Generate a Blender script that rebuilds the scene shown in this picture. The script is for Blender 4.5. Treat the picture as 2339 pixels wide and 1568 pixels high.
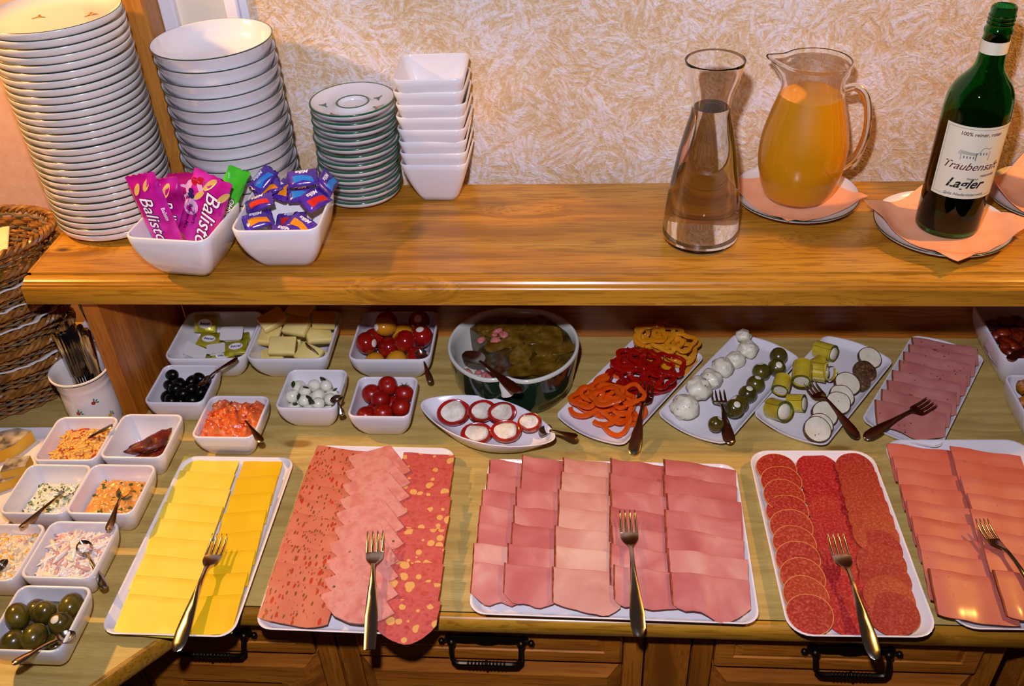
import bpy, math, random
from mathutils import Vector, Matrix, noise

# ------------------------------------------------------------------ scene, camera, light
for o in list(bpy.data.objects):
    bpy.data.objects.remove(o)
SC = bpy.context.scene
COL = SC.collection
PI = math.pi

ZC = 0.90       # top of the counter
ZS = 1.198      # top of the upper shelf

cam_d = bpy.data.cameras.new('camera')
cam_d.sensor_fit = 'HORIZONTAL'
cam_d.sensor_width = 36.0
cam_d.lens = 36.0 * 2154.52 / 2339.0
cam_d.clip_start = 0.02
cam = bpy.data.objects.new('camera', cam_d)
COL.objects.link(cam)
def cam_axes(p, y, r):
    fw = Vector((math.sin(y) * math.cos(p), math.cos(y) * math.cos(p), -math.sin(p)))
    rt = Vector((math.cos(y), -math.sin(y), 0))
    up = rt.cross(fw)
    return rt * math.cos(r) + up * math.sin(r), up * math.cos(r) - rt * math.sin(r), fw
RT, UP, FW = cam_axes(0.6480875, -0.0957320, -0.0525639)
CAM = Vector((0, 0, 1.935))
cam.matrix_world = Matrix(((RT.x, UP.x, -FW.x, CAM.x), (RT.y, UP.y, -FW.y, CAM.y), (RT.z, UP.z, -FW.z, CAM.z), (0, 0, 0, 1)))
SC.camera = cam

SC.view_settings.view_transform = 'Standard'
SC.view_settings.look = 'None'
SC.view_settings.gamma = 1.0
SC.view_settings.exposure = 0.0
SC.view_settings.use_curve_mapping = False

world = bpy.data.worlds.new('room_ambient')
world.use_nodes = True
world.node_tree.nodes['Background'].inputs[0].default_value = (1.0, 0.62, 0.36, 1)
world.node_tree.nodes['Background'].inputs[1].default_value = 0.02
SC.world = world

def lamp(name, kind, loc, color, energy, size=0.03, target=None, angle=None, blend=0.5):
    d = bpy.data.lights.new(name, kind)
    d.color = color
    d.energy = energy
    d.shadow_soft_size = size
    o = bpy.data.objects.new(name, d)
    COL.objects.link(o)
    o.location = loc
    if kind == 'SPOT':
        d.spot_size = math.radians(angle)
        d.spot_blend = blend
        o.rotation_euler = (Vector(target) - Vector(loc)).to_track_quat('-Z', 'Y').to_euler()
    return o
# the flash on the camera's hot shoe
lamp('camera_flash_offscreen', 'SPOT', CAM + UP * 0.18 - RT * 0.06, (0.80, 0.80, 1.0), 74, 0.022, CAM + UP * .18 + FW * 1.3, 110, .9)
# the warm halogen lamps of the room, out of view above both ends of the shelf
lamp('halogen_lamp_left_offscreen', 'SPOT', (-1.30, 1.12, 2.02), (1.0, 0.52, 0.12), 56, 0.03, (-.95, 1.32, 1.2), 84, .45)
lamp('halogen_lamp_right_offscreen', 'SPOT', (1.18, 1.22, 2.15), (1.0, 0.48, 0.10), 44, 0.03, (.64, 1.42, 1.25), 72, .45)

# ------------------------------------------------------------------ mesh helpers
class MB:
    """collects shapes that become one mesh object"""
    def __init__(s):
        s.v = []; s.f = []; s.m = []
    def add(s, vs, fs, mi=0):
        b = len(s.v)
        s.v.extend([tuple(v) for v in vs])
        for f in fs:
            s.f.append([b + i for i in f]); s.m.append(mi)
        return b
    def box(s, x0, x1, y0, y1, z0, z1, mi=0, b=0.0):
        if b <= 0:
            vs = [(x, y, z) for z in (z0, z1) for y in (y0, y1) for x in (x0, x1)]
            s.add(vs, [(0, 2, 3, 1), (4, 5, 7, 6), (0, 1, 5, 4), (2, 6, 7, 3), (0, 4, 6, 2), (1, 3, 7, 5)], mi)
        else:
            cx, cy = (x0 + x1) / 2, (y0 + y1) / 2
            w, d = x1 - x0, y1 - y0
            rings = []
            for z, k in ((z0, b), (z0 + b, 0), (z1 - b, 0), (z1, b)):
                rings.append([(cx + px, cy + py, z) for px, py in rrect(w - 2 * k, d - 2 * k, b, 2)])
            s.loft(rings, True, True, mi)
        return s
    def loft(s, rings, cap0=False, cap1=False, mi=0, fm=None, closed=True):
        n = len(rings[0]); b = len(s.v)
        for r in rings: s.v.extend([tuple(p) for p in r])
        for i in range(len(rings) - 1):
            for j in range(n if closed else n - 1):
                k = (j + 1) % n
                s.f.append([b + i * n + j, b + i * n + k, b + (i + 1) * n + k, b + (i + 1) * n + j])
                s.m.append(fm(i, j) if fm else mi)
        if cap0: s.f.append([b + j for j in range(n)][::-1]); s.m.append(fm(0, 0) if fm else mi)
        if cap1: s.f.append([b + (len(rings) - 1) * n + j for j in range(n)]); s.m.append(fm(len(rings) - 2, 0) if fm else mi)
        return s
    def lathe(s, prof, n=32, mi=0, fm=None, c=(0, 0, 0), cap0=False, cap1=False):
        rings = [[(c[0] + r * math.cos(2 * PI * j / n), c[1] + r * math.sin(2 * PI * j / n), c[2] + z) for j in range(n)] for r, z in prof]
        return s.loft(rings, cap0, cap1, mi, fm)
    def tube(s, pts, rad, n=8, mi=0, cap=True, flat=1.0):
        pts = [Vector(p) for p in pts]
        if not hasattr(rad, '__len__'): rad = [rad] * len(pts)
        rings = []; up = None
        for i, p in enumerate(pts):
            t = (pts[min(i + 1, len(pts) - 1)] - pts[max(i - 1, 0)]).normalized()
            if up is None:
                up = Vector((0, 0, 1)) if abs(t.z) < .9 else Vector((1, 0, 0))
            a = t.cross(up)
            if a.length < 1e-6: a = Vector((1, 0, 0))
            a.normalize(); up = a.cross(t).normalized()
            rings.append([p + a * (rad[i] * math.cos(2 * PI * j / n)) + up * (rad[i] * flat * math.sin(2 * PI * j / n)) for j in range(n)])
        return s.loft(rings, cap, cap, mi)
    def ball(s, c, r, n=10, m=7, mi=0, sq=(1, 1, 1), jit=0.0, seed=0, rot=None):
        rings = []
        for i in range(m + 1):
            a = -PI / 2 + PI * i / m
            ring = []
            for j in range(n):
                d = Vector((math.cos(a) * math.cos(2 * PI * j / n), math.cos(a) * math.sin(2 * PI * j / n), math.sin(a)))
                k = r * (1 + (jit * noise.noise(d * 1.7 + Vector((seed * 7.3, seed * 1.9, 0))) if jit else 0))
                q = Vector((d.x * k * sq[0], d.y * k * sq[1], d.z * k * sq[2]))
                if rot: q = rot @ q
                ring.append((c[0] + q.x, c[1] + q.y, c[2] + q.z))
            rings.append(ring)
        return s.loft(rings, False, False, mi)
    def prism(s, poly, z0, z1, mi=0):
        n = len(poly)
        vs = [(x, y, z0) for x, y in poly] + [(x, y, z1) for x, y in poly]
        fs = [list(range(n))[::-1], list(range(n, 2 * n))] + [(i, (i + 1) % n, n + (i + 1) % n, n + i) for i in range(n)]
        s.add(vs, fs, mi)
        return s
    def disc(s, c, r, z, n=12, mi=0, rx=None, ang=0):
        rx = rx or r
        ca, sa = math.cos(ang), math.sin(ang)
        vs = []
        for i in range(n):
            x, y = rx * math.cos(2 * PI * i / n), r * math.sin(2 * PI * i / n)
            vs.append((c[0] + x * ca - y * sa, c[1] + x * sa + y * ca, z))
        s.add(vs, [list(range(n))], mi)
        return s
    def xf(s, fn, a=0):
        for i in range(a, len(s.v)): s.v[i] = tuple(fn(*s.v[i]))
        return s

def rrect(w, d, r, k=3):
    r = min(r, w / 2 - 1e-5, d / 2 - 1e-5)
    out = []
    for cx, cy, a in ((w / 2 - r, d / 2 - r, 0), (-w / 2 + r, d / 2 - r, PI / 2), (-w / 2 + r, -d / 2 + r, PI), (w / 2 - r, -d / 2 + r, 3 * PI / 2)):
        for i in range(k + 1):
            t = a + PI / 2 * i / k
            out.append((cx + r * math.cos(t), cy + r * math.sin(t)))
    return out

def mesh_of(mb, name, mats, smooth=True, ang=40):
    me = bpy.data.meshes.new(name)
    me.from_pydata(mb.v, [], mb.f)
    for m in (mats if isinstance(mats, (list, tuple)) else [mats]): me.materials.append(m)
    me.polygons.foreach_set('material_index', mb.m)
    me.update()
    if smooth:
        me.shade_smooth()
        me.set_sharp_from_angle(angle=math.radians(ang))
    return me
def obj(name, mb, mats, parent=None, smooth=True, ang=40):
    me = mb if isinstance(mb, bpy.types.Mesh) else mesh_of(mb, name, mats, smooth, ang)
    o = bpy.data.objects.new(name, me)
    COL.objects.link(o)
    if parent: o.parent = parent
    return o
def tag(o, label=None, cat=None, group=None, kind=None):
    if label: o['label'] = label
    if cat: o['category'] = cat
    if group: o['group'] = group
    if kind: o['kind'] = kind
    return o
def thing(name, label, cat, loc=(0, 0, 0), rot=0, group=None):
    o = bpy.data.objects.new(name, None)
    o.empty_display_size = .02
    COL.objects.link(o)
    o.location = loc
    o.rotation_euler = (0, 0, rot)
    return tag(o, label, cat, group)
def copy_tree(o, parent=None):
    c = o.copy(); COL.objects.link(c)
    c.parent = parent
    for ch in list(o.children): copy_tree(ch, c)
    return c
def place(o, loc, rot=(0, 0, 0)):
    o.location = loc
    o.rotation_euler = rot if hasattr(rot, '__len__') else (0, 0, rot)
    return o
def nz(x, y=0, z=0): return noise.noise(Vector((x, y, z)))
ORD = ['first', 'second', 'third', 'fourth', 'fifth', 'sixth', 'seventh', 'eighth', 'ninth', 'tenth', 'eleventh', 'twelfth', 'thirteenth', 'fourteenth', 'fifteenth', 'sixteenth', 'seventeenth', 'eighteenth', 'nineteenth', 'twentieth']
ORD += ['twenty-' + w for w in ORD[:9]] + ['thirtieth']
def text_mesh(txt, size, shear=0.0, bold=0.0, align='CENTER', space=1.0):
    cu = bpy.data.curves.new('lettering', 'FONT')
    cu.body = txt; cu.size = size; cu.shear = shear; cu.offset = bold; cu.align_x = align; cu.align_y = 'CENTER'
    cu.space_character = space
    cu.resolution_u = 3
    t = bpy.data.objects.new('lettering_tmp', cu)
    me = bpy.data.meshes.new_from_object(t)
    vs = [v.co.copy() for v in me.vertices]
    fs = [list(p.vertices) for p in me.polygons]
    bpy.data.objects.remove(t); bpy.data.curves.remove(cu); bpy.data.meshes.remove(me)
    return vs, fs

# ------------------------------------------------------------------ materials
def lin(h):
    h = h.lstrip('#')
    o = []
    for i in (0, 2, 4):
        c = int(h[i:i + 2], 16) / 255
        o.append(c / 12.92 if c <= .04045 else ((c + .055) / 1.055) ** 2.4)
    return (o[0], o[1], o[2], 1)
def newmat(name):
    m = bpy.data.materials.new(name); m.use_nodes = True
    nt = m.node_tree
    return m, nt, nt.nodes['Principled BSDF']
def N(nt, t, **kw):
    n = nt.nodes.new(t)
    for k, v in kw.items():
        if k.startswith('i_'):
            key = k[2:]
            n.inputs[int(key) if key.isdigit() else key.replace('_', ' ')].default_value = v
        else: setattr(n, k, v)
    return n
def ramp(nt, fac, stops, interp='LINEAR'):
    r = nt.nodes.new('ShaderNodeValToRGB')
    r.color_ramp.interpolation = interp
    el = r.color_ramp.elements
    while len(el) < len(stops): el.new(.5)
    for e, (p, c) in zip(el, stops):
        e.position = p; e.color = lin(c) if isinstance(c, str) else c
    nt.links.new(fac, r.inputs[0])
    return r.outputs[0]
def coords(nt, stretch=(1, 1, 1), rand=True):
    tc = nt.nodes.new('ShaderNodeTexCoord')
    out = tc.outputs['Object']
    if rand:
        oi = nt.nodes.new('ShaderNodeObjectInfo')
        ml = N(nt, 'ShaderNodeMath', operation='MULTIPLY'); nt.links.new(oi.outputs['Random'], ml.inputs[0]); ml.inputs[1].default_value = 7.0
        ad = N(nt, 'ShaderNodeVectorMath', operation='ADD')
        nt.links.new(out, ad.inputs[0]); nt.links.new(ml.outputs[0], ad.inputs[1])
        out = ad.outputs[0]
    if stretch != (1, 1, 1):
        mp = N(nt, 'ShaderNodeMapping'); mp.inputs['Scale'].default_value = stretch
        nt.links.new(out, mp.inputs['Vector']); out = mp.outputs[0]
    return out
def mixc(nt, fac, a, b, mode='MIX'):
    m = N(nt, 'ShaderNodeMix', data_type='RGBA', blend_type=mode)
    for s, v in ((m.inputs[0], fac), (m.inputs[6], a), (m.inputs[7], b)):
        if isinstance(v, str): s.default_value = lin(v)
        elif isinstance(v, (int, float)): s.default_value = v
        elif isinstance(v, tuple): s.default_value = v
        else: nt.links.new(v, s)
    return m.outputs[2]
def plain(name, col, rough=.5, metal=0, coat=0, spec=.5, trans=0, ior=1.45, sss=0, sssr=.01, emit=None):
    m, nt, b = newmat(name)
    b.inputs['Base Color'].default_value = lin(col)
    b.inputs['Roughness'].default_value = rough
    b.inputs['Metallic'].default_value = metal
    b.inputs['Coat Weight'].default_value = coat
    b.inputs['Coat Roughness'].default_value = .06
    b.inputs['Specular IOR Level'].default_value = spec
    b.inputs['Transmission Weight'].default_value = trans
    b.inputs['IOR'].default_value = ior
    if sss:
        b.inputs['Subsurface Weight'].default_value = sss
        b.inputs['Subsurface Radius'].default_value = (1, .5, .3)
        b.inputs['Subsurface Scale'].default_value = sssr
    return m
def mottled(name, stops, scale=40, detail=4, rough=.45, bump=0, bscale=None, stretch=(1, 1, 1), coat=0, spec=.5, specks=None, rand=True, sss=0, metal=0, fine=None, distort=0.0):
    """noise-coloured surface; specks = list of (colour, voronoi scale, threshold)"""
    m, nt, b = newmat(name)
    v = coords(nt, stretch, rand)
    n = N(nt, 'ShaderNodeTexNoise'); n.inputs['Scale'].default_value = scale; n.inputs['Detail'].default_value = detail; n.inputs['Distortion'].default_value = distort
    nt.links.new(v, n.inputs['Vector'])
    col = ramp(nt, n.outputs['Fac'], stops)
    for c, sc, th in (specks or []):
        vo = N(nt, 'ShaderNodeTexVoronoi'); vo.inputs['Scale'].default_value = sc
        nt.links.new(v, vo.inputs['Vector'])
        cr = N(nt, 'ShaderNodeSeparateColor'); nt.links.new(vo.outputs['Color'], cr.inputs[0])
        thm = N(nt, 'ShaderNodeMath', operation='MULTIPLY_ADD'); nt.links.new(cr.outputs[0], thm.inputs[0]); thm.inputs[1].default_value = th * 1.7; thm.inputs[2].default_value = -th * .7
        lt = N(nt, 'ShaderNodeMath', operation='LESS_THAN'); nt.links.new(vo.outputs['Distance'], lt.inputs[0]); nt.links.new(thm.outputs[0], lt.inputs[1])
        col = mixc(nt, lt.outputs[0], col, c)
    nt.links.new(col, b.inputs['Base Color'])
    b.inputs['Roughness'].default_value = rough
    b.inputs['Coat Weight'].default_value = coat
    b.inputs['Coat Roughness'].default_value = .12
    b.inputs['Specular IOR Level'].default_value = spec
    b.inputs['Metallic'].default_value = metal
    if sss:
        b.inputs['Subsurface Weight'].default_value = sss
        b.inputs['Subsurface Radius'].default_value = (1, .4, .25)
        b.inputs['Subsurface Scale'].default_value = .004
    if bump:
        n2 = N(nt, 'ShaderNodeTexNoise'); n2.inputs['Scale'].default_value = bscale or scale * 2; n2.inputs['Detail'].default_value = 5
        nt.links.new(v, n2.inputs['Vector'])
        bp = N(nt, 'ShaderNodeBump'); bp.inputs['Strength'].default_value = bump; bp.inputs['Distance'].default_value = .002
        nt.links.new(n2.outputs['Fac'], bp.inputs['Height']); nt.links.new(bp.outputs[0], b.inputs['Normal'])
    return m
def wood(name, light, mid, dark, knot='#3a1a08', grain=1.0, axis=0, rough=.35, coat=.3, knots=True, lines=.35):
    m, nt, b = newmat(name)
    v = coords(nt, (1, 1, 1), False)
    sep = N(nt, 'ShaderNodeSeparateXYZ'); nt.links.new(v, sep.inputs[0])
    st = [14.0 * grain] * 3; st[axis] = .9 * grain
    mp = N(nt, 'ShaderNodeMapping'); mp.inputs['Scale'].default_value = st; nt.links.new(v, mp.inputs['Vector'])
    vec = mp.outputs[0]
    kd = None
    if knots:
        ks = [8.5] * 3; ks[axis] = 3.4
        mk = N(nt, 'ShaderNodeMapping'); mk.inputs['Scale'].default_value = ks; nt.links.new(v, mk.inputs['Vector'])
        vo = N(nt, 'ShaderNodeTexVoronoi'); vo.inputs['Scale'].default_value = 1.0; nt.links.new(mk.outputs[0], vo.inputs['Vector'])
        kd = vo.outputs['Distance']
        mr = N(nt, 'ShaderNodeMapRange'); mr.inputs[1].default_value = 0; mr.inputs[2].default_value = .32; mr.inputs[3].default_value = .55; mr.inputs[4].default_value = 0
        nt.links.new(kd, mr.inputs[0])
        ad = N(nt, 'ShaderNodeVectorMath', operation='ADD'); nt.links.new(vec, ad.inputs[0]); nt.links.new(mr.outputs[0], ad.inputs[1]); vec = ad.outputs[0]
    n1 = N(nt, 'ShaderNodeTexNoise'); n1.inputs['Scale'].default_value = 1.6; n1.inputs['Detail'].default_value = 3; n1.inputs['Distortion'].default_value = .4
    nt.links.new(vec, n1.inputs['Vector'])
    col = ramp(nt, n1.outputs['Fac'], [(.3, dark), (.5, mid), (.68, light)])
    n2 = N(nt, 'ShaderNodeTexNoise'); n2.inputs['Scale'].default_value = 19; n2.inputs['Detail'].default_value = 5; n2.inputs['Distortion'].default_value = .2
    nt.links.new(vec, n2.inputs['Vector'])
    fl = ramp(nt, n2.outputs['Fac'], [(.40, (1, 1, 1, 1)), (.49, (0, 0, 0, 1))])
    mu = N(nt, 'ShaderNodeMath', operation='MULTIPLY'); nt.links.new(fl, mu.inputs[0]); mu.inputs[1].default_value = lines
    col = mixc(nt, mu.outputs[0], col, dark)
    if knots:
        cs = N(nt, 'ShaderNodeSeparateColor'); nt.links.new(vo.outputs['Color'], cs.inputs[0])
        tm = N(nt, 'ShaderNodeMath', operation='MULTIPLY'); nt.links.new(cs.outputs[0], tm.inputs[0]); tm.inputs[1].default_value = .13
        sb = N(nt, 'ShaderNodeMath', operation='SUBTRACT'); nt.links.new(kd, sb.inputs[0]); nt.links.new(tm.outputs[0], sb.inputs[1])
        kf = ramp(nt, sb.outputs[0], [(0, (1, 1, 1, 1)), (.035, (0, 0, 0, 1))])
        col = mixc(nt, kf, col, knot)
    nt.links.new(col, b.inputs['Base Color'])
    b.inputs['Roughness'].default_value = rough
    b.inputs['Coat Weight'].default_value = coat
    b.inputs['Coat Roughness'].default_value = .2
    bp = N(nt, 'ShaderNodeBump'); bp.inputs['Strength'].default_value = .12; bp.inputs['Distance'].default_value = .001
    nt.links.new(n2.outputs['Fac'], bp.inputs['Height']); nt.links.new(bp.outputs[0], b.inputs['Normal'])
    return m
def wallpaper(name):
    m, nt, b = newmat(name)
    v = coords(nt, (1, 1, 1), False)
    out = []
    for sc, st, off in ((24, (40, 150, 120), 0), (60, (110, 330, 170), 3.3)):
        mp = N(nt, 'ShaderNodeMapping'); mp.inputs['Location'].default_value = (off, off, off); nt.links.new(v, mp.inputs['Vector'])
        wob = N(nt, 'ShaderNodeTexNoise'); wob.inputs['Scale'].default_value = sc * .9; nt.links.new(mp.outputs[0], wob.inputs['Vector'])
        wv = N(nt, 'ShaderNodeVectorMath', operation='MULTIPLY_ADD'); nt.links.new(wob.outputs['Color'], wv.inputs[0]); wv.inputs[1].default_value = (.05, .05, .05); nt.links.new(mp.outputs[0], wv.inputs[2])
        vo = N(nt, 'ShaderNodeTexVoronoi'); vo.inputs['Scale'].default_value = sc; nt.links.new(wv.outputs[0], vo.inputs['Vector'])
        cs = N(nt, 'ShaderNodeSeparateColor'); nt.links.new(vo.outputs['Color'], cs.inputs[0])
        an = N(nt, 'ShaderNodeMath', operation='MULTIPLY'); nt.links.new(cs.outputs[0], an.inputs[0]); an.inputs[1].default_value = PI
        vr = N(nt, 'ShaderNodeVectorRotate', rotation_type='Y_AXIS'); nt.links.new(v, vr.inputs['Vector']); nt.links.new(an.outputs[0], vr.inputs['Angle'])
        m2 = N(nt, 'ShaderNodeMapping'); m2.inputs['Scale'].default_value = (st[0], 1, st[1]); nt.links.new(vr.outputs[0], m2.inputs['Vector'])
        no = N(nt, 'ShaderNodeTexNoise'); no.inputs['Scale'].default_value = 1.0; no.inputs['Detail'].default_value = 3; nt.links.new(m2.outputs[0], no.inputs['Vector'])
        out.append(no.outputs['Fac'])
    av = N(nt, 'ShaderNodeMath', operation='MULTIPLY_ADD'); nt.links.new(out[0], av.inputs[0]); av.inputs[1].default_value = .55
    hf = N(nt, 'ShaderNodeMath', operation='MULTIPLY'); nt.links.new(out[1], hf.inputs[0]); hf.inputs[1].default_value = .45
    nt.links.new(hf.outputs[0], av.inputs[2])
    big = N(nt, 'ShaderNodeTexNoise'); big.inputs['Scale'].default_value = 7; big.inputs['Detail'].default_value = 2; nt.links.new(v, big.inputs['Vector'])
    ad = N(nt, 'ShaderNodeMath', operation='MULTIPLY_ADD'); nt.links.new(big.outputs['Fac'], ad.inputs[0]); ad.inputs[1].default_value = .35; nt.links.new(av.outputs[0], ad.inputs[2])
    col = ramp(nt, ad.outputs[0], [(.50, '#d4ac78'), (.62, '#ddbd94'), (.70, '#e5d0ba'), (.80, '#ebe1e2')])
    nt.links.new(col, b.inputs['Base Color'])
    b.inputs['Roughness'].default_value = .55
    bp = N(nt, 'ShaderNodeBump'); bp.inputs['Strength'].default_value = .7; bp.inputs['Distance'].default_value = .005
    nt.links.new(av.outputs[0], bp.inputs['Height']); nt.links.new(bp.outputs[0], b.inputs['Normal'])
    return m

M = {}
M['pine'] = wood('pine_orange', '#c8902a', '#b87e1e', '#86540e', rough=.32, coat=.3, lines=.6)
M['pine_cabinet'] = wood('pine_cabinet', '#c47620', '#b26618', '#86460c', rough=.4, coat=.2, lines=.6)
M['pine_up'] = wood('pine_upright', '#c47620', '#b26618', '#86460c', axis=2, rough=.4, coat=.2, lines=.6)
M['pine_post'] = wood('pine_post', '#c98a3c', '#b8772a', '#8e5417', axis=2, rough=.45, coat=.1)
M['laminate'] = wood('laminate_oak', '#c8ae66', '#bfa35a', '#a98c4a', knot='#94702e', grain=2.6, rough=.45, coat=.1, lines=.5)
M['seam'] = plain('seam_black', '#140a05', .7)
M['paper'] = wallpaper('wallpaper')
M['plaster'] = mottled('plaster_pink', [(.3, '#d8a98e'), (.7, '#e0b59c')], 60, 3, .8, .15, 300, rand=False)
M['cream'] = plain('cream_panel', '#f8e8cc', .5)
M['white_frame'] = plain('white_frame', '#e9e6ec', .35)
M['floor'] = mottled('floor_tiles', [(.3, '#5a3a24'), (.7, '#6b4a30')], 8, 3, .5, rand=False)
M['porcelain'] = plain('porcelain', '#e6e1e2', .16, coat=.5, spec=.5)
M['porcelain_cream'] = plain('porcelain_cream', '#e4dcd4', .18, coat=.5)
M['green_line'] = plain('green_glaze_line', '#23402f', .2, coat=.5)
M['green_rim'] = plain('green_glaze_rim', '#1f5a3c', .2, coat=.5)
M['leaf_print'] = plain('leaf_print', '#2f6a48', .3)
M['yellow_print'] = plain('yellow_print', '#d99a1c', .3)
M['red_print'] = plain('red_print', '#a02418', .3)
M['brown_print'] = plain('brown_print', '#9a5a18', .4)
M['ink'] = plain('black_ink', '#15120f', .5)
M['steel'] = plain('cutlery_steel', '#b9ada0', .2, metal=1)
M['steel_dark'] = plain('cutlery_steel_bright', '#a8a8ac', .10, metal=1)
M['iron'] = plain('antique_brass', '#2a2014', .35, metal=.8)
M['glass'] = plain('clear_glass', '#ffffff', 0.0, trans=1, ior=1.45)
M['water'] = plain('water', '#fffdf6', 0.0, trans=1, ior=1.33)

# ------------------------------------------------------------------ the room
def struct(name, mb, mats, smooth=False): return tag(obj(name, mb, mats, None, smooth), kind='structure')
struct('floor', MB().box(-2.2, 2.2, -1.2, 2.0, -.05, 0), M['floor'])
struct('wall_back', MB().box(-.535, 2.2, 1.452, 1.56, 0, 2.75), M['paper'])
struct('wall_left', MB().prism([(-.70, 1.47), (-2.2, 1.43), (-2.2, 1.56), (-.70, 1.56)], 0, 2.75), M['plaster'])
struct('trim_1', MB().box(-.765, -.664, 1.40, 1.555, 0, 2.75, 0, .004), M['pine_post'])
wp = MB().box(-.664, -.535, 1.462, 1.556, 0, 2.75)
struct('wall_left_panel', wp, M['cream']).name = 'wall_panel'
struct('trim_2', MB().box(-.664, -.640, 1.448, 1.47, 0, 2.75, 0, .003), M['white_frame'])
t3 = MB().box(-.556, -.535, 1.440, 1.47, 0, 2.75, 0, .003).box(-.535, -.522, 1.446, 1.47, 0, 2.75, 0, .003)
struct('trim_3', t3, M['white_frame'])

# ------------------------------------------------------------------ upper shelf
sh = thing('serving_shelf', 'orange pine shelf raised above the counter, carrying the plate stacks and drinks', 'shelf', (0, 0, ZC))
H = ZS - ZC
X0, X1 = -.832, 1.15
for y0, y1 in ((1.137, 1.213), (1.2135, 1.3085), (1.309, 1.406)):
    pm = MB().box(X0 + .006, X1, y0, y1, H - .024, H, 0, .0006)
    obj('plank', pm, M['pine'], sh, False)
prof = [(1.1372, -.0005), (1.1372, -.0045), (1.1335, -.0045), (1.1310, -.0030), (1.1260, -.0038), (1.1215, -.0062), (1.1195, -.0090),
        (1.1180, -.0090), (1.1170, -.0080), (1.1150, -.0085), (1.1142, -.0110), (1.1120, -.0110), (1.1108, -.0122), (1.1100, -.0140), (1.1100, -.0385), (1.1110, -.0400), (1.1372, -.0400)]
mo = MB().loft([[(X0, y, H + z) for y, z in prof], [(X1, y, H + z) for y, z in prof]], True, True)
obj('moulding', mo, M['pine'], sh, True, 25)
obj('end_moulding', MB().box(X0, X0 + .0055, 1.1375, 1.406, H - .040, H - .0006, 0, .0006), M['pine'], sh, False)
obj('underside_rail', MB().box(X0 + .01, X1, 1.1375, 1.40, H - .038, H - .0245), M['pine_cabinet'], sh, False)
obj('support_panel', MB().box(-.764, -.738, 1.132, 1.379, 0.0005, H - .0385, 0, .0012), M['pine_up'], sh, False)
obj('back_panel', MB().box(-.738, X1, 1.3805, 1.398, 0.0005, H - .0385), M['pine_cabinet'], sh, False)

# ------------------------------------------------------------------ counter
ct = thing('countertop', 'long pale oak countertop with rounded pine edge, laid with breakfast dishes', 'countertop', (0, 0, ZC))
FY = .772
poly = [(1.15, FY), (1.15, 1.42), (-1.45, 1.42), (-1.45, .36), (-.868, .36), (-.507, FY)]
obj('laminate_top', MB().prism(poly, -.030, 0), M['laminate'], ct, False)
def edge(p0, p1, q0, q1):
    # half-round pine nosing from p0 to p1 (inner line), q0 to q1 is the outward shift at each end
    rings = []
    for p, q in ((p0, q0), (p1, q1)):
        rings.append([(p[0] + q[0] * o, p[1] + q[1] * o, z) for o, z in ((0, -.0006), (.35, -.0006), (.75, -.003), (.95, -.009), (1, -.016), (.92, -.024), (.7, -.030), (.3, -.033), (0, -.033))])
    return MB().loft(rings, True, True)
obj('edge_moulding', edge((1.15, FY - .0012), (-.5075, FY - .0012), (0, -.013), (-.006, -.013)), M['pine'], ct, True, 50)
obj('edge_moulding', edge((-.5083, FY - .0012), (-.869, .359), (-.006, -.013), (.010, -.008)), M['pine'], ct, True, 50)
obj('edge_seam', MB().box(-.507, 1.15, FY - .0011, FY - .0001, -.02, .0002), M['seam'], ct, False)

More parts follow.
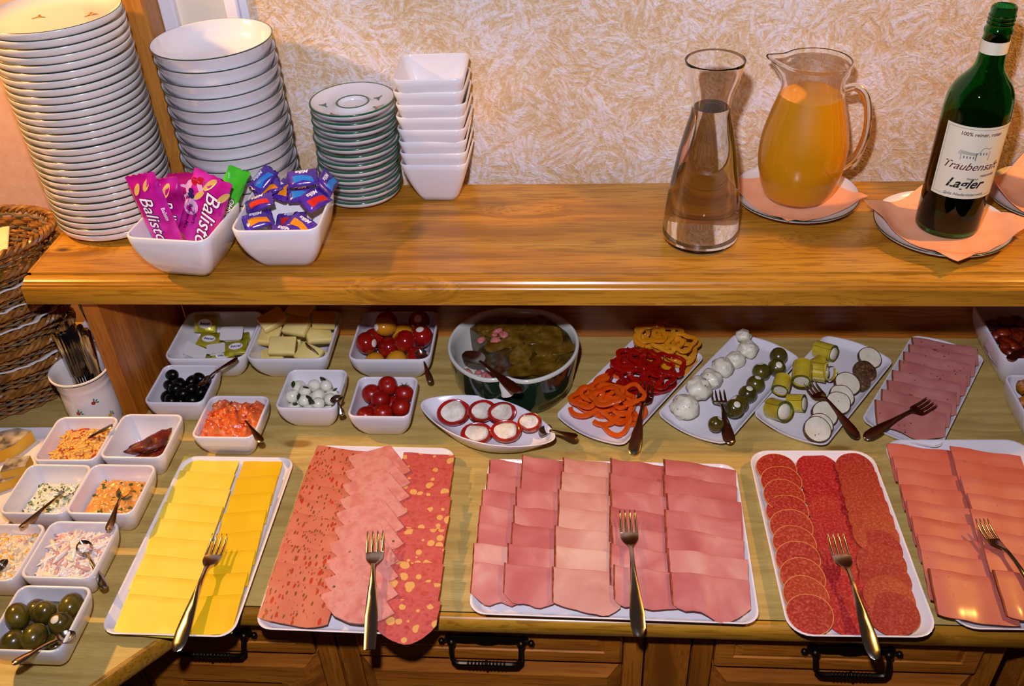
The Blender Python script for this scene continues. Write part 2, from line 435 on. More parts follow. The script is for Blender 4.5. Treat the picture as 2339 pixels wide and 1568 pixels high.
def cabinet(x0, x1, label, handle=True):
    fy = .800
    t = thing('drawer_cabinet', label, 'cabinet', ((x0 + x1) / 2, fy, 0), 0, 'cabinet units under the counter')
    w = x1 - x0 - .002
    obj('body', MB().box(-w / 2, w / 2, .002, .56, 0.0005, ZC - .034), M['pine_cabinet'], t, False)
    # stiles
    for s in (-1, 1):
        obj('stile', MB().box(s * w / 2 - (.028 if s > 0 else 0), s * w / 2 + (.028 if s < 0 else 0), -.006, .0015, .02, ZC - .036, 0, .0015), M['pine_up'], t, False)
    dw = w / 2 - .030
    def raised(z0, z1, name):
        mb = MB()
        rings = []
        for inset, y in ((0, .0015), (0, -.010), (.004, -.014), (.024, -.014), (.026, -.012), (.036, -.016)):
            rings.append([(-dw + inset, y, z0 + inset), (dw - inset, y, z0 + inset), (dw - inset, y, z1 - inset), (-dw + inset, y, z1 - inset)])
        mb.loft(rings, True, True)
        return obj(name, mb, M['pine_cabinet'], t, True, 20)
    dr = raised(.772, .866, 'drawer')
    # door below: heavy bevelled top
    mb = MB(); rings = []
    for inset, y in ((0, .0015), (0, -.004), (.020, -.018), (.022, -.018), (.060, -.018), (.064, -.012), (.085, -.012), (.105, -.018)):
        rings.append([(-dw + inset, y, .10 + inset), (dw - inset, y, .10 + inset), (dw - inset, y, .765 - inset), (-dw + inset, y, .765 - inset)])
    mb.loft(rings, True, True)
    obj('door', mb, M['pine_cabinet'], t, True, 20)
    if handle:
        hz = .826
        pl = MB()
        up = [(-.058, .003), (-.052, .010), (-.044, .006), (-.030, .008), (-.016, .007), (-.008, .011), (0, .012)]
        pts = up + [(-x, z) for x, z in up[-2::-1]]
        lo = [(x, -z * .8) for x, z in pts[::-1]]
        ring = [(x, hz + z) for x, z in pts + lo]
        pl.loft([[(x, -.0165, z) for x, z in ring], [(x, -.0205, z) for x, z in ring]], True, True)
        obj('handle_plate', pl, M['iron'], dr, True, 30)
        bl = MB()
        hw = .048
        for s in (-1, 1):
            bl.ball((s * hw, -.024, hz), .0065, 8, 6)
            bl.tube([(s * hw, -.018, hz), (s * (hw + .012), -.022, hz)], [.0035, .0025], 6)
            bl.ball((s * (hw + .014), -.022, hz), .0048, 8, 6)
        path = [(-hw, -.025, hz), (-hw, -.033, hz - .010), (-hw + .001, -.036, hz - .021), (-hw + .006, -.038, hz - .026)]
        path += [(x, -.038, hz - .027) for x in (-.035, 0, .035)]
        path += [(-x, y, z) for x, y, z in path[3::-1]]
        bl.tube(path, .0035, 7)
        for i in range(11):
            x = -.025 + i * .005
            r = .0046 if i != 5 else .006
            bl.ball((x, -.038, hz - .027), r, 8, 5, 0, (.55, 1, 1))
        obj('handle_bail', bl, M['iron'], dr)
    return t
cabinet(-.690, -.352, 'pine cabinet with drawer below the cheese platter, its handle half hidden')
ca_ = cabinet(-.350, .086, 'pine cabinet whose drawer with full handle is below the ham platter')
obj('filler_post', MB().box(.2195, .281, -.006, .30, 0.001, ZC - .036, 0, .0015), M['pine_up'], ca_, False)
cabinet(.151, .566, 'pine cabinet whose drawer with handle is below the salami platter')
cabinet(.600, 1.05, 'pine cabinet at the dark recess below the bologna platter', False)

# ------------------------------------------------------------------ crockery on the shelf
R_ = random.Random(5)
def plate_mesh(R=.0945, h=.020, line=M['green_line'], n=64, steep=True):
    p = [(.0, .0015), (R * .50, .0015), (R * .50, 0), (R * .56, 0), (R * .58, .002), (R * .82, .0040), (R * .955, .0082), (R * .988, h * .53), (R, h * .86), (R * .9985, h * .97), (R * .988, h), (R * .972, h * .90), (R * .90, h * .64), (R * .78, h * .42), (R * .6, h * .33), (0.0, h * .32)]
    if not steep:
        p[5:9] = [(R * .78, .0050), (R * .92, .0115), (R * .985, h * .80), (R, h * .93)]
    return mesh_of(MB().lathe(p, n, 0, lambda i, j: 1 if i in ((9,) if steep else (8, 9)) else 0), 'plate', [M['porcelain_cream'], line], True, 60)
def flower(mb, c, s, ang, fn, col, nleaf=3):
    """printed sprig: leaves (slot 0) and petals (slot col) laid on the surface z = fn(x, y)"""
    for k in range(nleaf):
        a = ang + k * 2.1
        cx, cy = c[0] + math.cos(a) * s * 1.3, c[1] + math.sin(a) * s * 1.3
        b = len(mb.v)
        mb.disc((cx, cy), s * .38, 0, 8, 0, s * .9, a); mb.xf(lambda x, y, z: (x, y, fn(x, y)), b)
    for k in range(4):
        a = ang + .7 + k * PI / 2
        b = len(mb.v)
        mb.disc((c[0] + math.cos(a) * s * .5, c[1] + math.sin(a) * s * .5), s * .45, 0, 8, col); mb.xf(lambda x, y, z: (x, y, fn(x, y)), b)

pm = plate_mesh()
NP = 29
for i in range(NP):
    k = i / (NP - 1)
    top = i == NP - 1
    lab = 'topmost white dinner plate of the tall stack, showing its face with small brown flowers' if top else \
        'white dinner plate, %s from the top of the tall stack' % ORD[NP - 1 - i]
    o = tag(obj('dinner_plate', pm, None), lab, 'plate', 'dinner plates in the tall stack')
    place(o, (-.752 + .008 * k + R_.uniform(-.0009, .0009), 1.302 - .016 * k + R_.uniform(-.0009, .0009), ZS + .0002 + k * .3185), (R_.uniform(-.001, .001), R_.uniform(-.001, .001), R_.uniform(0, 6)))
    if top:
        o.rotation_euler = (0, 0, 0)
        for cx, cy, a in ((.005, -.062, .3), (.045, .02, 2.0), (-.030, .015, 4.0)):
            fm_ = MB()
            flower(fm_, (cx, cy), .005, a, lambda x, y: .0068 if math.hypot(x, y) < .05 else .0075 + (math.hypot(x, y) - .05) * .11, 1)
            obj('flower_print', fm_, [M['brown_print'], M['yellow_print']], o, False)

def soup_mesh():
    R, h = .0885, .046
    p = [(0, .002), (.046, .002), (.047, 0), (.052, 0), (.054, .003), (.066, .008), (.077, .018), (.0838, .031), (.0868, .042), (R, .0445), (R, .0458), (R - .0015, h), (R - .0035, .0445), (.0815, .032), (.073, .019), (.060, .010), (.045, .007), (0, .0065)]
    return mesh_of(MB().lathe(p, 64, 0, lambda i, j: 1 if i in (9, 10) else 0), 'soup_bowl', [M['porcelain'], M['green_line']], True, 60)
sm = soup_mesh()
NB = 13
for i in range(NB):
    k = i / (NB - 1)
    lab = 'topmost white soup bowl of its stack, open and empty' if i == NB - 1 else 'white soup bowl with thin green rim line, %s from the top of its stack' % ORD[NB - 1 - i]
    o = tag(obj('soup_bowl', sm, None), lab, 'bowl', 'stacked soup bowls')
    place(o, (-.545 + R_.uniform(-.0014, .0014), 1.338 + R_.uniform(-.0014, .0014), ZS + .0002 + k * .232), (R_.uniform(-.006, .006), R_.uniform(-.006, .006), R_.uniform(0, 6)))
    if i == 6:
        bm = MB()
        for q in range(9):
            a = -1.25 + q * .075
            bm.ball((.0835 * math.cos(a), .0835 * math.sin(a), .0325 + .003 * math.sin(q * 2.1)), .0022, 6, 4, 0, (1, 1, .8))
        obj('leaf_print', bm, M['green_line'], o)

def saucer_mesh():
    R, h = .0665, .018
    p = [(0, .0015), (.033, .0015), (.034, 0), (.037, 0), (.039, .002), (.053, .004), (.062, .0080), (.0652, .0120), (R, .0155), (R, .0172), (R - .001, h), (R - .003, .0175), (.060, .0150), (.050, .0105), (.036, .0075), (.030, .0078), (.0265, .0125), (.0245, .0135), (.0228, .0125), (.0205, .0070), (0, .0060)]
    return mesh_of(MB().lathe(p, 64, 0, lambda i, j: 1 if i in (8, 9, 10, 16, 17) else 0), 'egg_saucer', [M['porcelain'], M['green_rim']], True, 60)
em = saucer_mesh()
def sau_z(x, y):
    r = math.hypot(x, y)
    return .0080 + max(0, r - .036) / .014 * .003 + max(0, r - .050) * .12
NS = 12
for i in range(NS):
    k = i / (NS - 1)
    top = i == NS - 1
    lab = 'topmost green-rimmed saucer of the stack, with raised egg ring and painted sprigs' if top else 'small white saucer with wide green rim, %s from the top of the stack' % ORD[NS - 1 - i]
    o = tag(obj('egg_saucer', em, None), lab, 'saucer', 'green-rimmed saucers')
    place(o, (-.367 + .009 * k + R_.uniform(-.0015, .0015), 1.376 - .010 * k + R_.uniform(-.001, .001), ZS + .0002 + k * .152), (R_.uniform(-.012, .012), R_.uniform(-.012, .012), 0 if top else R_.uniform(0, 6)))
    spots = ((.042, -.018, .4, 1), (-.022, -.046, 2, 2), (.014, -.052, 1, 0), (-.044, -.006, 3.5, 0), (.036, .020, 5, 0)) if top else ((-.025, -.050, 2, 2), (.030, -.047, 1, 1))
    for cx, cy, a, c in spots:
        f_ = MB()
        flower(f_, (cx, cy), .0052 if c else .0038, a, lambda x, y: sau_z(x, y) + .0004, c, 3)
        obj('sprig_print', f_, [M['leaf_print'], M['yellow_print'], M['red_print']], o, False)

def bowl_half(w, base, t, lin_=.15):
    a = w / 2; b = a * base
    return b + (a - b) * (lin_ * t + (1 - lin_) * (1 - (1 - t) ** 2.1))
def square_bowl(w, h, base=.62, th=.0040, lin_=.15, name='square_bowl'):
    a = w / 2; b = a * base
    rings = []
    def half(t): return bowl_half(w, base, t, lin_)
    rc = .013 * w / .1
    def ring(hf, z, r): return [(x, y, z) for x, y in rrect(2 * hf, 2 * hf, r, 5)]
    rings.append(ring(b - .004, .0012, rc * .7)); rings.append(ring(b - .003, 0, rc * .7))
    for i in range(9):
        t = i / 8
        rings.append(ring(half(t), .0012 + (h - .003) * t, rc * (.75 + .25 * t)))
    rings.append(ring(a - .0006, h - .0006, rc)); rings.append(ring(a - th * .5, h, rc - th * .3)); rings.append(ring(a - th + .0004, h - .0008, rc - th * .6))
    for i in range(9):
        t = 1 - i / 8
        rings.append(ring(half(max(t, .0)) - th, .006 + (h - .0085) * t, max(.005, rc * (.75 + .25 * t) - th * .6)))
    rings.append(ring(b - th - .006, .0045, .004))
    return mesh_of(MB().loft(rings, True, True), name, M['porcelain'], True, 50)
bowl_stack = square_bowl(.1065, .0745, .56, .0028, .62)
for i in range(8):
    k = i / 7
    lab = 'topmost empty square white bowl of its stack' if i == 7 else ('lowest square white bowl of the stack, standing on the shelf' if i == 0 else 'square white bowl nested in its stack, %s from the top' % ORD[7 - i])
    o = tag(obj('square_bowl', bowl_stack, None), lab, 'bowl', 'nested square bowls')
    place(o, (-.236 + .008 * k + R_.uniform(-.001, .001), 1.380 - .022 * k, ZS + .0003 + k * .1475), (0, 0, R_.uniform(-.03, .03) - .01))

# ------------------------------------------------------------------ bowl of cereal bars
bowl_bar = square_bowl(.127, .076, .60)
tag(place(obj('square_bowl', bowl_bar, None), (-.580, 1.166, ZS + .0003), -.118), 'square white bowl holding pink cereal bars on the shelf edge', 'bowl')
tag(place(obj('square_bowl', bowl_bar, None), (-.438, 1.190, ZS + .0003), .018), 'square white bowl holding small purple chocolates on the shelf edge', 'bowl')

M['magenta'] = mottled('bar_wrapper_magenta', [(.25, '#8d0a5c'), (.5, '#c0148a'), (.75, '#d43bb0')], 26, 2, .22, .25, 60, coat=.4)
M['magenta_dark'] = mottled('bar_wrapper_plum', [(.3, '#8c0f50'), (.7, '#b0146e')], 30, 2, .25, .3, 70, coat=.4)
M['bar_green'] = mottled('bar_wrapper_green', [(.3, '#2fae1c'), (.7, '#53d22f')], 30, 2, .25, .3, 70, coat=.4)
M['lilac'] = plain('print_lilac', '#d8a6cf', .25)
M['white_print'] = plain('print_white', '#f4ecf0', .3)
M['plum_print'] = plain('print_plum', '#3d0a35', .3)
M['berry_red'] = plain('print_berry_red', '#b3122a', .25)
M['berry_blue'] = plain('print_berry_blue', '#2b1d5a', .25)
M['wheat'] = plain('print_wheat', '#d9b15a', .35)
M['biscuit'] = mottled('print_biscuit', [(.3, '#8a4a1e'), (.7, '#b87a3c')], 300, 3, .5)
M['purple'] = mottled('chocolate_wrapper_purple', [(.3, '#3d1f80'), (.7, '#5a34a6')], 30, 2, .22, .3, 70, coat=.4)
M['choc_orange'] = plain('print_orange', '#f08a1c', .3)
M['choc_red'] = plain('print_red', '#d8281c', .3)
M['choc_blue'] = plain('print_blue', '#2b7fd0', .3)

def pillow(L, W, T, crimp=.006, zig=True, nx=10, ny=22, bend=0.0, seed=1):
    """flow-pack: x across, y along, z thickness; returns mesh builder and top-surface function"""
    def hgt(x, y):
        u = min(1, abs(y) / (L / 2 - crimp)); v = min(1, abs(x) / (W / 2))
        return T / 2 * max(0, 1 - u ** 5) ** .5 * max(0, 1 - v ** 3) ** .5 + .0004
    def top(x, y): return hgt(x, y) + bend * (y / L) ** 2 + .0009 * nz(x * 70 + seed * 5, y * 60)
    def bot(x, y): return -hgt(x, y) + bend * (y / L) ** 2
    mb = MB()
    ys = [-L / 2 + L * j / ny for j in range(ny + 1)]
    rings = []
    for j, y in enumerate(ys):
        e = (.0012 if j % 2 else 0) * (1 if zig and (j in (0, ny)) else 0)
        pinch = 1 - .05 * max(0, 1 - abs(abs(y) - (L / 2 - crimp)) / .008)
        xs = [-W / 2 + W * i / nx for i in range(nx + 1)]
        r = []
        for i, x in enumerate(xs):
            yy = y + ((.0011 if i % 2 else -.0011) if zig and j in (0, ny) else 0)
            r.append((x * pinch, yy, top(x, y)))
        for i, x in reversed(list(enumerate(xs))):
            yy = y + ((.0011 if i % 2 else -.0011) if zig and j in (0, ny) else 0)
            r.append((x * pinch, yy, bot(x, y)))
        rings.append(r)
    mb.loft(rings, True, True)
    return mb, top
def lay(vs, fs, fn, m2, off, mi, mb):
    """put flat lettering on a surface: m2 maps text xy to surface xy"""
    out = []
    for v in vs:
        x, y = m2(v.x, v.y)
        out.append((x, y, fn(x, y) + off))
    mb.add(out, fs, mi)
def ring_patch(mb, pts, fn, off):
    """printed patch that follows a curved surface"""
    ps = []
    for i, a in enumerate(pts):
        b = pts[(i + 1) % len(pts)]
        for k in range(3): ps.append((a[0] + (b[0] - a[0]) * k / 3, a[1] + (b[1] - a[1]) * k / 3))
    cx = sum(p[0] for p in ps) / len(ps); cy = sum(p[1] for p in ps) / len(ps)
    rings = []
    for k in (.04, .35, .68, 1.0):
        r = []
        for x, y in ps:
            X, Y = cx + (x - cx) * k, cy + (y - cy) * k
            r.append((X, Y, fn(X, Y) + off))
        rings.append(r)
    mb.loft(rings, True, False)
def frame_of(bottom, top, face, roll=0):
    b, t = Vector(bottom), Vector(top)
    y = (t - b).normalized()
    z = Vector(face); z = (z - y * z.dot(y)).normalized()
    x = y.cross(z)
    if roll:
        q = Matrix.Rotation(roll, 3, y); x = q @ x; z = q @ z
    m = Matrix(((x.x, y.x, z.x, 0), (x.y, y.y, z.y, 0), (x.z, y.z, z.z, 0), (0, 0, 0, 1)))
    m.translation = (b + t) / 2
    return m
def cereal_bar(bottom, top, W, face, mats, label, txt=None, size=.02, tx=0.0, roll=0, extra=None, seed=1, small=None):
    L = (Vector(top) - Vector(bottom)).length
    t = thing('cereal_bar', label, 'snack bar', group='cereal bars in the square bowl')
    mb, fn = pillow(L, W, .013, .010, seed=seed)
    obj('wrapper', mb, mats, t, True, 60)
    if txt:
        for bold, off, mt, nm in ((.0012, .0005, M['plum_print'], 'lettering_outline'), (.0002, .0009, M['white_print'], 'lettering')):
            vs, fs = text_mesh(txt, size, .28, bold)
            lb = MB(); lay(vs, fs, fn, lambda x, y: (tx + y, -x), off, 0, lb)
            obj(nm, lb, mt, t, False)
    for s_, sz, px, py, mt in (small or []):
        vs, fs = text_mesh(s_, sz, 0, .0001)
        lb = MB(); lay(vs, fs, fn, lambda x, y: (px + y, py - x), .0006, 0, lb)
        obj('lettering', lb, mt, t, False)
    if extra:
        for kind, x, y, r in extra:
            eb = MB()
            b = len(eb.v)
            eb.disc((x, y), r, 0, 12, kind, r * (2.4 if kind == 3 else 1.0), 1.0 if kind == 3 else 0)
            eb.xf(lambda a, c, z: (a, c, fn(a, c) + .0004 + .0001 * (5 - kind if kind == 2 else 4)), b)
            eb.m = [0] * len(eb.f)
            obj(('berry_print', 'berry_print', 'yoghurt_print', 'wheat_print', 'biscuit_print')[kind], eb, [M['berry_red'], M['berry_blue'], M['lilac'], M['wheat'], M['biscuit']][kind], t, False)
    t.matrix_world = frame_of(bottom, top, face, roll)
    return t
F0 = (0.05, -.8, .6)
BX = 'cereal bar standing in the square bowl, '
cereal_bar((-.601, 1.149, ZS + .018), (-0.6261, 1.1650, 1.3444), .048, (-.25, -.8, .5), M['magenta'], 'pink ' + BX + 'leaning against its back corner', 'Balisto', .026, -.004, .1,
           [(3, -.010, .046, .004), (3, .006, .050, .004), (4, -.016, -.040, .006)], 1, [('Balisto', .0075, .017, .004, M['white_print'])])
cereal_bar((-.592, 1.172, ZS + .014), (-0.6044, 1.1860, 1.3265), .044, (-.2, -.8, .5), M['magenta'], 'narrow pink ' + BX + 'squeezed between the two lettered bars', 'Balisto', .020, -.004, .25,
           [(3, 0, .040, .005), (3, -.012, .044, .004)], 2)
cereal_bar((-.584, 1.182, ZS + .016), (-0.5837, 1.2050, 1.3249), .042, (.3, -.8, .5), M['magenta_dark'], 'plum ' + BX + 'hidden behind the others', None, 0, 0, -.2,
           [(2, 0, .030, .012), (0, -.006, .030, .005), (1, .006, .022, .004)], 3)
cereal_bar((-.577, 1.154, ZS + .022), (-0.5251, 1.1780, 1.3341), .060, (.05, -.8, .55), M['magenta'], 'broad pink ' + BX + 'with berries and large white lettering', 'Balisto', .031, .010, 0,
           [(2, -.020, .034, .015), (2, -.018, .008, .012), (0, -.023, .046, .0055), (0, -.015, .050, .0055), (1, -.024, .030, .0045), (1, -.020, .024, .004), (1, -.026, .022, .004), (3, .000, .050, .005), (3, -.010, .030, .004), (3, .024, .040, .0045), (4, -.022, -.046, .009)], 4,
           [('Joghurt-', .0085, -.008, -.004, M['plum_print']), ('Beeren-Mix', .0085, -.018, -.008, M['plum_print'])])
cereal_bar((-.557, 1.186, ZS + .026), (-0.5026, 1.2220, 1.3226), .034, (.3, -.8, .4), M['bar_green'], 'bright green ' + BX + 'at the back corner', 'OHNE', .010, .004, .3, None, 5)

def mini(px, rot, tilt, tint, label, seed):
    t = thing('chocolate', label, 'chocolate', group='small chocolates in the square bowl')
    mb, fn = pillow(.042, .031, .009, .005, nx=8, ny=14, seed=seed)
    obj('wrapper', mb, M['purple'], t, True, 60)
    eb = MB(); ring_patch(eb, [(-.0125, -.016, 0), (-.003, -.013, 0), (.001, .000, 0), (.002, .015, 0), (-.0115, .013, 0), (-.0085, 0, 0)], fn, .0006)
    obj('picture', eb, M[tint], t, False)
    vs, fs = text_mesh('Milka', .0088, .3, .0002)
    lb = MB(); lay(vs, fs, fn, lambda x, y: (.0080 + -y * 1.0, x), .0007, 0, lb)
    obj('lettering', lb, M['white_print'], t, False)
    e = Matrix.Rotation(tilt[0], 4, 'X') @ Matrix.Rotation(tilt[1], 4, 'Y') @ Matrix.Rotation(rot + PI / 2, 4, 'Z')
    e.translation = Vector(px)
    t.matrix_world = e
MI = [((-0.4755, 1.1950, 1.2780), .35, (.30, -.2), 'choc_red'), ((-0.4801, 1.1635, 1.2690), .45, (.35, .1), 'choc_orange'), ((-0.4659, 1.2287, 1.2800), .5, (.45, -.2), 'choc_orange'),
      ((-0.4039, 1.1662, 1.2800), -.5, (.40, .25), 'choc_orange'), ((-0.4260, 1.1467, 1.2720), -.12, (.45, 0), 'choc_red'), ((-0.3916, 1.2009, 1.2800), .8, (.5, .45), 'choc_red'),
      ((-0.4684, 1.2451, 1.2830), .9, (.6, -.2), 'choc_blue'), ((-0.4313, 1.2325, 1.2850), .15, (.5, .1), 'choc_blue'), ((-0.4033, 1.2275, 1.2860), .25, (.4, .1), 'choc_blue'),
      ((-0.4375, 1.2061, 1.2760), .1, (.3, 0), 'choc_red'), ((-0.3995, 1.1596, 1.2600), .6, (.3, .2), 'choc_orange'), ((-0.4558, 1.1635, 1.2580), .1, (.3, 0), 'choc_red'),
      ((-0.3872, 1.2276, 1.2800), 1.4, (.2, .9), 'choc_blue'), ((-0.4472, 1.2508, 1.2680), 1.2, (.3, .1), 'choc_orange'), ((-0.4491, 1.2008, 1.2600), .9, (.1, .1), 'choc_orange')]
NMS = {'choc_red': 'small purple wrapped chocolate with red strawberry picture', 'choc_orange': 'small purple wrapped chocolate with orange caramel picture', 'choc_blue': 'small purple wrapped chocolate with blue picture'}
for i, (p, r, t_, c) in enumerate(MI): mini(p, r, t_, c, NMS[c] + ' in the square bowl', i)

# ------------------------------------------------------------------ carafe of water
def lathe_glass(prof, th, base_th, n=56):
    inner = [(max(r - th, .0), z) for r, z in prof if z > base_th]
    inner = inner[::-1]
    r0 = prof_r(prof, base_th) - th
    p = [(0, 0)] + prof + [(prof[-1][0] - th * .5, prof[-1][1] + th * .35)] + inner + [(r0, base_th), (r0 * .6, base_th - .001), (0, base_th - .001)]
    return p
def prof_r(prof, z):
    for (r0, z0), (r1, z1) in zip(prof, prof[1:]):
        if z0 <= z <= z1: return r0 + (r1 - r0) * (z - z0) / max(1e-9, z1 - z0)
    return prof[-1][0]
def smooth_prof(pts, k=4):
    out = []
    n = len(pts)
    for i in range(n - 1):
        p0, p1, p2, p3 = pts[max(i - 1, 0)], pts[i], pts[i + 1], pts[min(i + 2, n - 1)]
        for j in range(k):
            t = j / k
            out.append(tuple(.5 * (2 * p1[a] + (p2[a] - p0[a]) * t + (2 * p0[a] - 5 * p1[a] + 4 * p2[a] - p3[a]) * t * t + (3 * p1[a] - p0[a] - 3 * p2[a] + p3[a]) * t ** 3) for a in (0, 1)))
    out.append(pts[-1])
    return out
CP = smooth_prof([(.0495, .0004), (.0540, .004), (.0555, .015), (.0545, .033), (.0515, .069), (.0460, .104), (.0405, .138), (.0335, .171), (.0285, .190), (.0262, .207), (.0280, .226), (.0345, .247), (.0400, .272)])
ca = thing('water_carafe', 'clear glass carafe filled with water, standing on the shelf', 'carafe', (.171, 1.232, ZS + .0002))
obj('glass', MB().lathe(lathe_glass(CP, .0022, .013), 72), M['glass'], ca, True, 50)
lv = .2075
wp_ = [(0, .0124)] + [(prof_r(CP, z) - .0020, z) for z in [.0124 + (lv - .0124) * i / 30 for i in range(31)]] + [(0, lv)]
obj('water', MB().lathe(wp_, 72), M['water'], ca, True, 50)

# ------------------------------------------------------------------ juice jug, bottle and their plates
M['juice'] = plain('orange_juice', '#f5aa00', .35, sss=.0)
M['napkin'] = mottled('peach_napkin', [(.3, '#f2a474'), (.7, '#f7b386')], 40, 3, .85, .15, 500, sss=0)
def side_plate(loc, label):
    o = tag(obj('side_plate', side_mesh, None), label, 'plate', 'plates under the drinks')
    place(o, (loc[0], loc[1], ZS + .0002))
side_mesh = plate_mesh(.096, .019, steep=False)
def plate_top(r, R=.096, h=.019):
    pts = [(0, h * .32), (R * .6, h * .34), (R * .78, h * .46), (R * .90, h * .70), (R * .965, h * .93), (R, h * 1.02), (R * 1.5, h * 1.02)]
    for (a, za), (b, zb) in zip(pts, pts[1:]):
        if r <= b: return za + (zb - za) * (r - a) / (b - a)
    return h
def napkin(c, size, ang, label, lifts, seed, flatr=.05):
    """square paper napkin draped in a plate; lifts raise its four corners"""
    n = 22; mb = MB(); g = []
    ca_, sa_ = math.cos(ang), math.sin(ang)
    for j in range(n + 1):
        for i in range(n + 1):
            u, v = -1 + 2 * i / n, -1 + 2 * j / n
            x, y = u * size / 2, v * size / 2
            X, Y = x * ca_ - y * sa_, x * sa_ + y * ca_
            r = math.hypot(X, Y)
            z = plate_top(r) + .0012
            for k, (su, sv) in enumerate(((-1, -1), (1, -1), (1, 1), (-1, 1))):
                w = max(0, (u * su + v * sv) / 2 - .45) / .55
                z += lifts[k] * w ** 1.6
            if r > flatr: z += .0035 * max(0, nz(X * 28 + seed, Y * 28, seed)) * min(1, (r - flatr) / .03)
            g.append((X, Y, z))
    b = len(g)
    fs = []
    for j in range(n):
        for i in range(n):
            a = j * (n + 1) + i
            fs.append((a, a + 1, a + n + 2, a + n + 1))
            fs.append((b + a, b + a + n + 1, b + a + n + 2, b + a + 1))
    rim = [i for i in range(n + 1)] + [j * (n + 1) + n for j in range(1, n + 1)] + [n * (n + 1) + i for i in range(n - 1, -1, -1)] + [j * (n + 1) for j in range(n - 1, 0, -1)]
    for k in range(len(rim)):
        a, c_ = rim[k], rim[(k + 1) % len(rim)]
        fs.append((a, b + a, b + c_, c_))
    mb.add(g + [(x, y, z + .0009) for x, y, z in g], [f[::-1] for f in fs])
    return place(tag(obj('paper_napkin', mb, M['napkin'], None, True, 60), label, 'napkin', 'peach napkins under the drinks'), (c[0], c[1], ZS + .0002))
JUG = (.328, 1.340)
BOT = (.531, 1.250)
side_plate(JUG, 'white side plate under the orange juice jug')
napkin(JUG, .150, .50, 'peach paper napkin under the orange juice jug', (.001, .004, .012, .004), 1.3)
side_plate((.522, 1.244), 'white side plate under the green juice bottle')
napkin((.528, 1.246), .168, .62, 'peach paper napkin under the green juice bottle', (.000, .006, .010, .022), 4.1)
side_plate((.712, 1.330), 'white side plate at the end of the shelf behind the bottle')
napkin((.712, 1.332), .165, .75, 'peach paper napkin with upturned corner, behind the green bottle', (.004, .02, .02, .040), 7.7)

JP = smooth_prof([(.040, .0004), (.0475, .005), (.0555, .020), (.0620, .044), (.0655, .070), (.0640, .100), (.0560, .135), (.0480, .162), (.0445, .180), (.0455, .192), (.0485, .203), (.0486, .210), (.0500, .2125), (.0512, .2155), (.0505, .218)])
jg = thing('juice_jug', 'rounded glass jug full of orange juice with curved handle', 'jug', (JUG[0] + .002, JUG[1] + .004, ZS + .0082))
gb = MB().lathe(lathe_glass(JP, .0026, .008), 72)
def spout(x, y, z):
    if z > .178:
        k = min(1, (z - .178) / .036)
        a = math.atan2(y, x)
        d = abs((a - (PI - .15) + PI) % (2 * PI) - PI)
        w = max(0, 1 - d / .62)
        q = 1 + .42 * k ** 1.6 * w * w
        return (x * q, y * q, z + .006 * k * w * w)
    return (x, y, z)
gb.xf(spout)
obj('glass', gb, M['glass'], jg, True, 50)
lj = .168
jp = [(0, .0078)] + [(prof_r(JP, z) - .0024, z) for z in [.0078 + (lj - .0078) * i / 26 for i in range(27)]] + [(0, lj)]
obj('orange_juice', MB().lathe(jp, 64), M['juice'], jg, True, 50)
hp = smooth_prof([(.0445, .178), (.060, .183), (.074, .172), (.083, .145), (.085, .110), (.078, .078), (.066, .062), (.0600, .058)], 4)
obj('handle', MB().tube([(r * math.cos(-.25), r * math.sin(-.25), z) for r, z in hp], [.0062] * (len(hp) - 3) + [.0068, .0072, .0075], 10), M['glass'], jg)

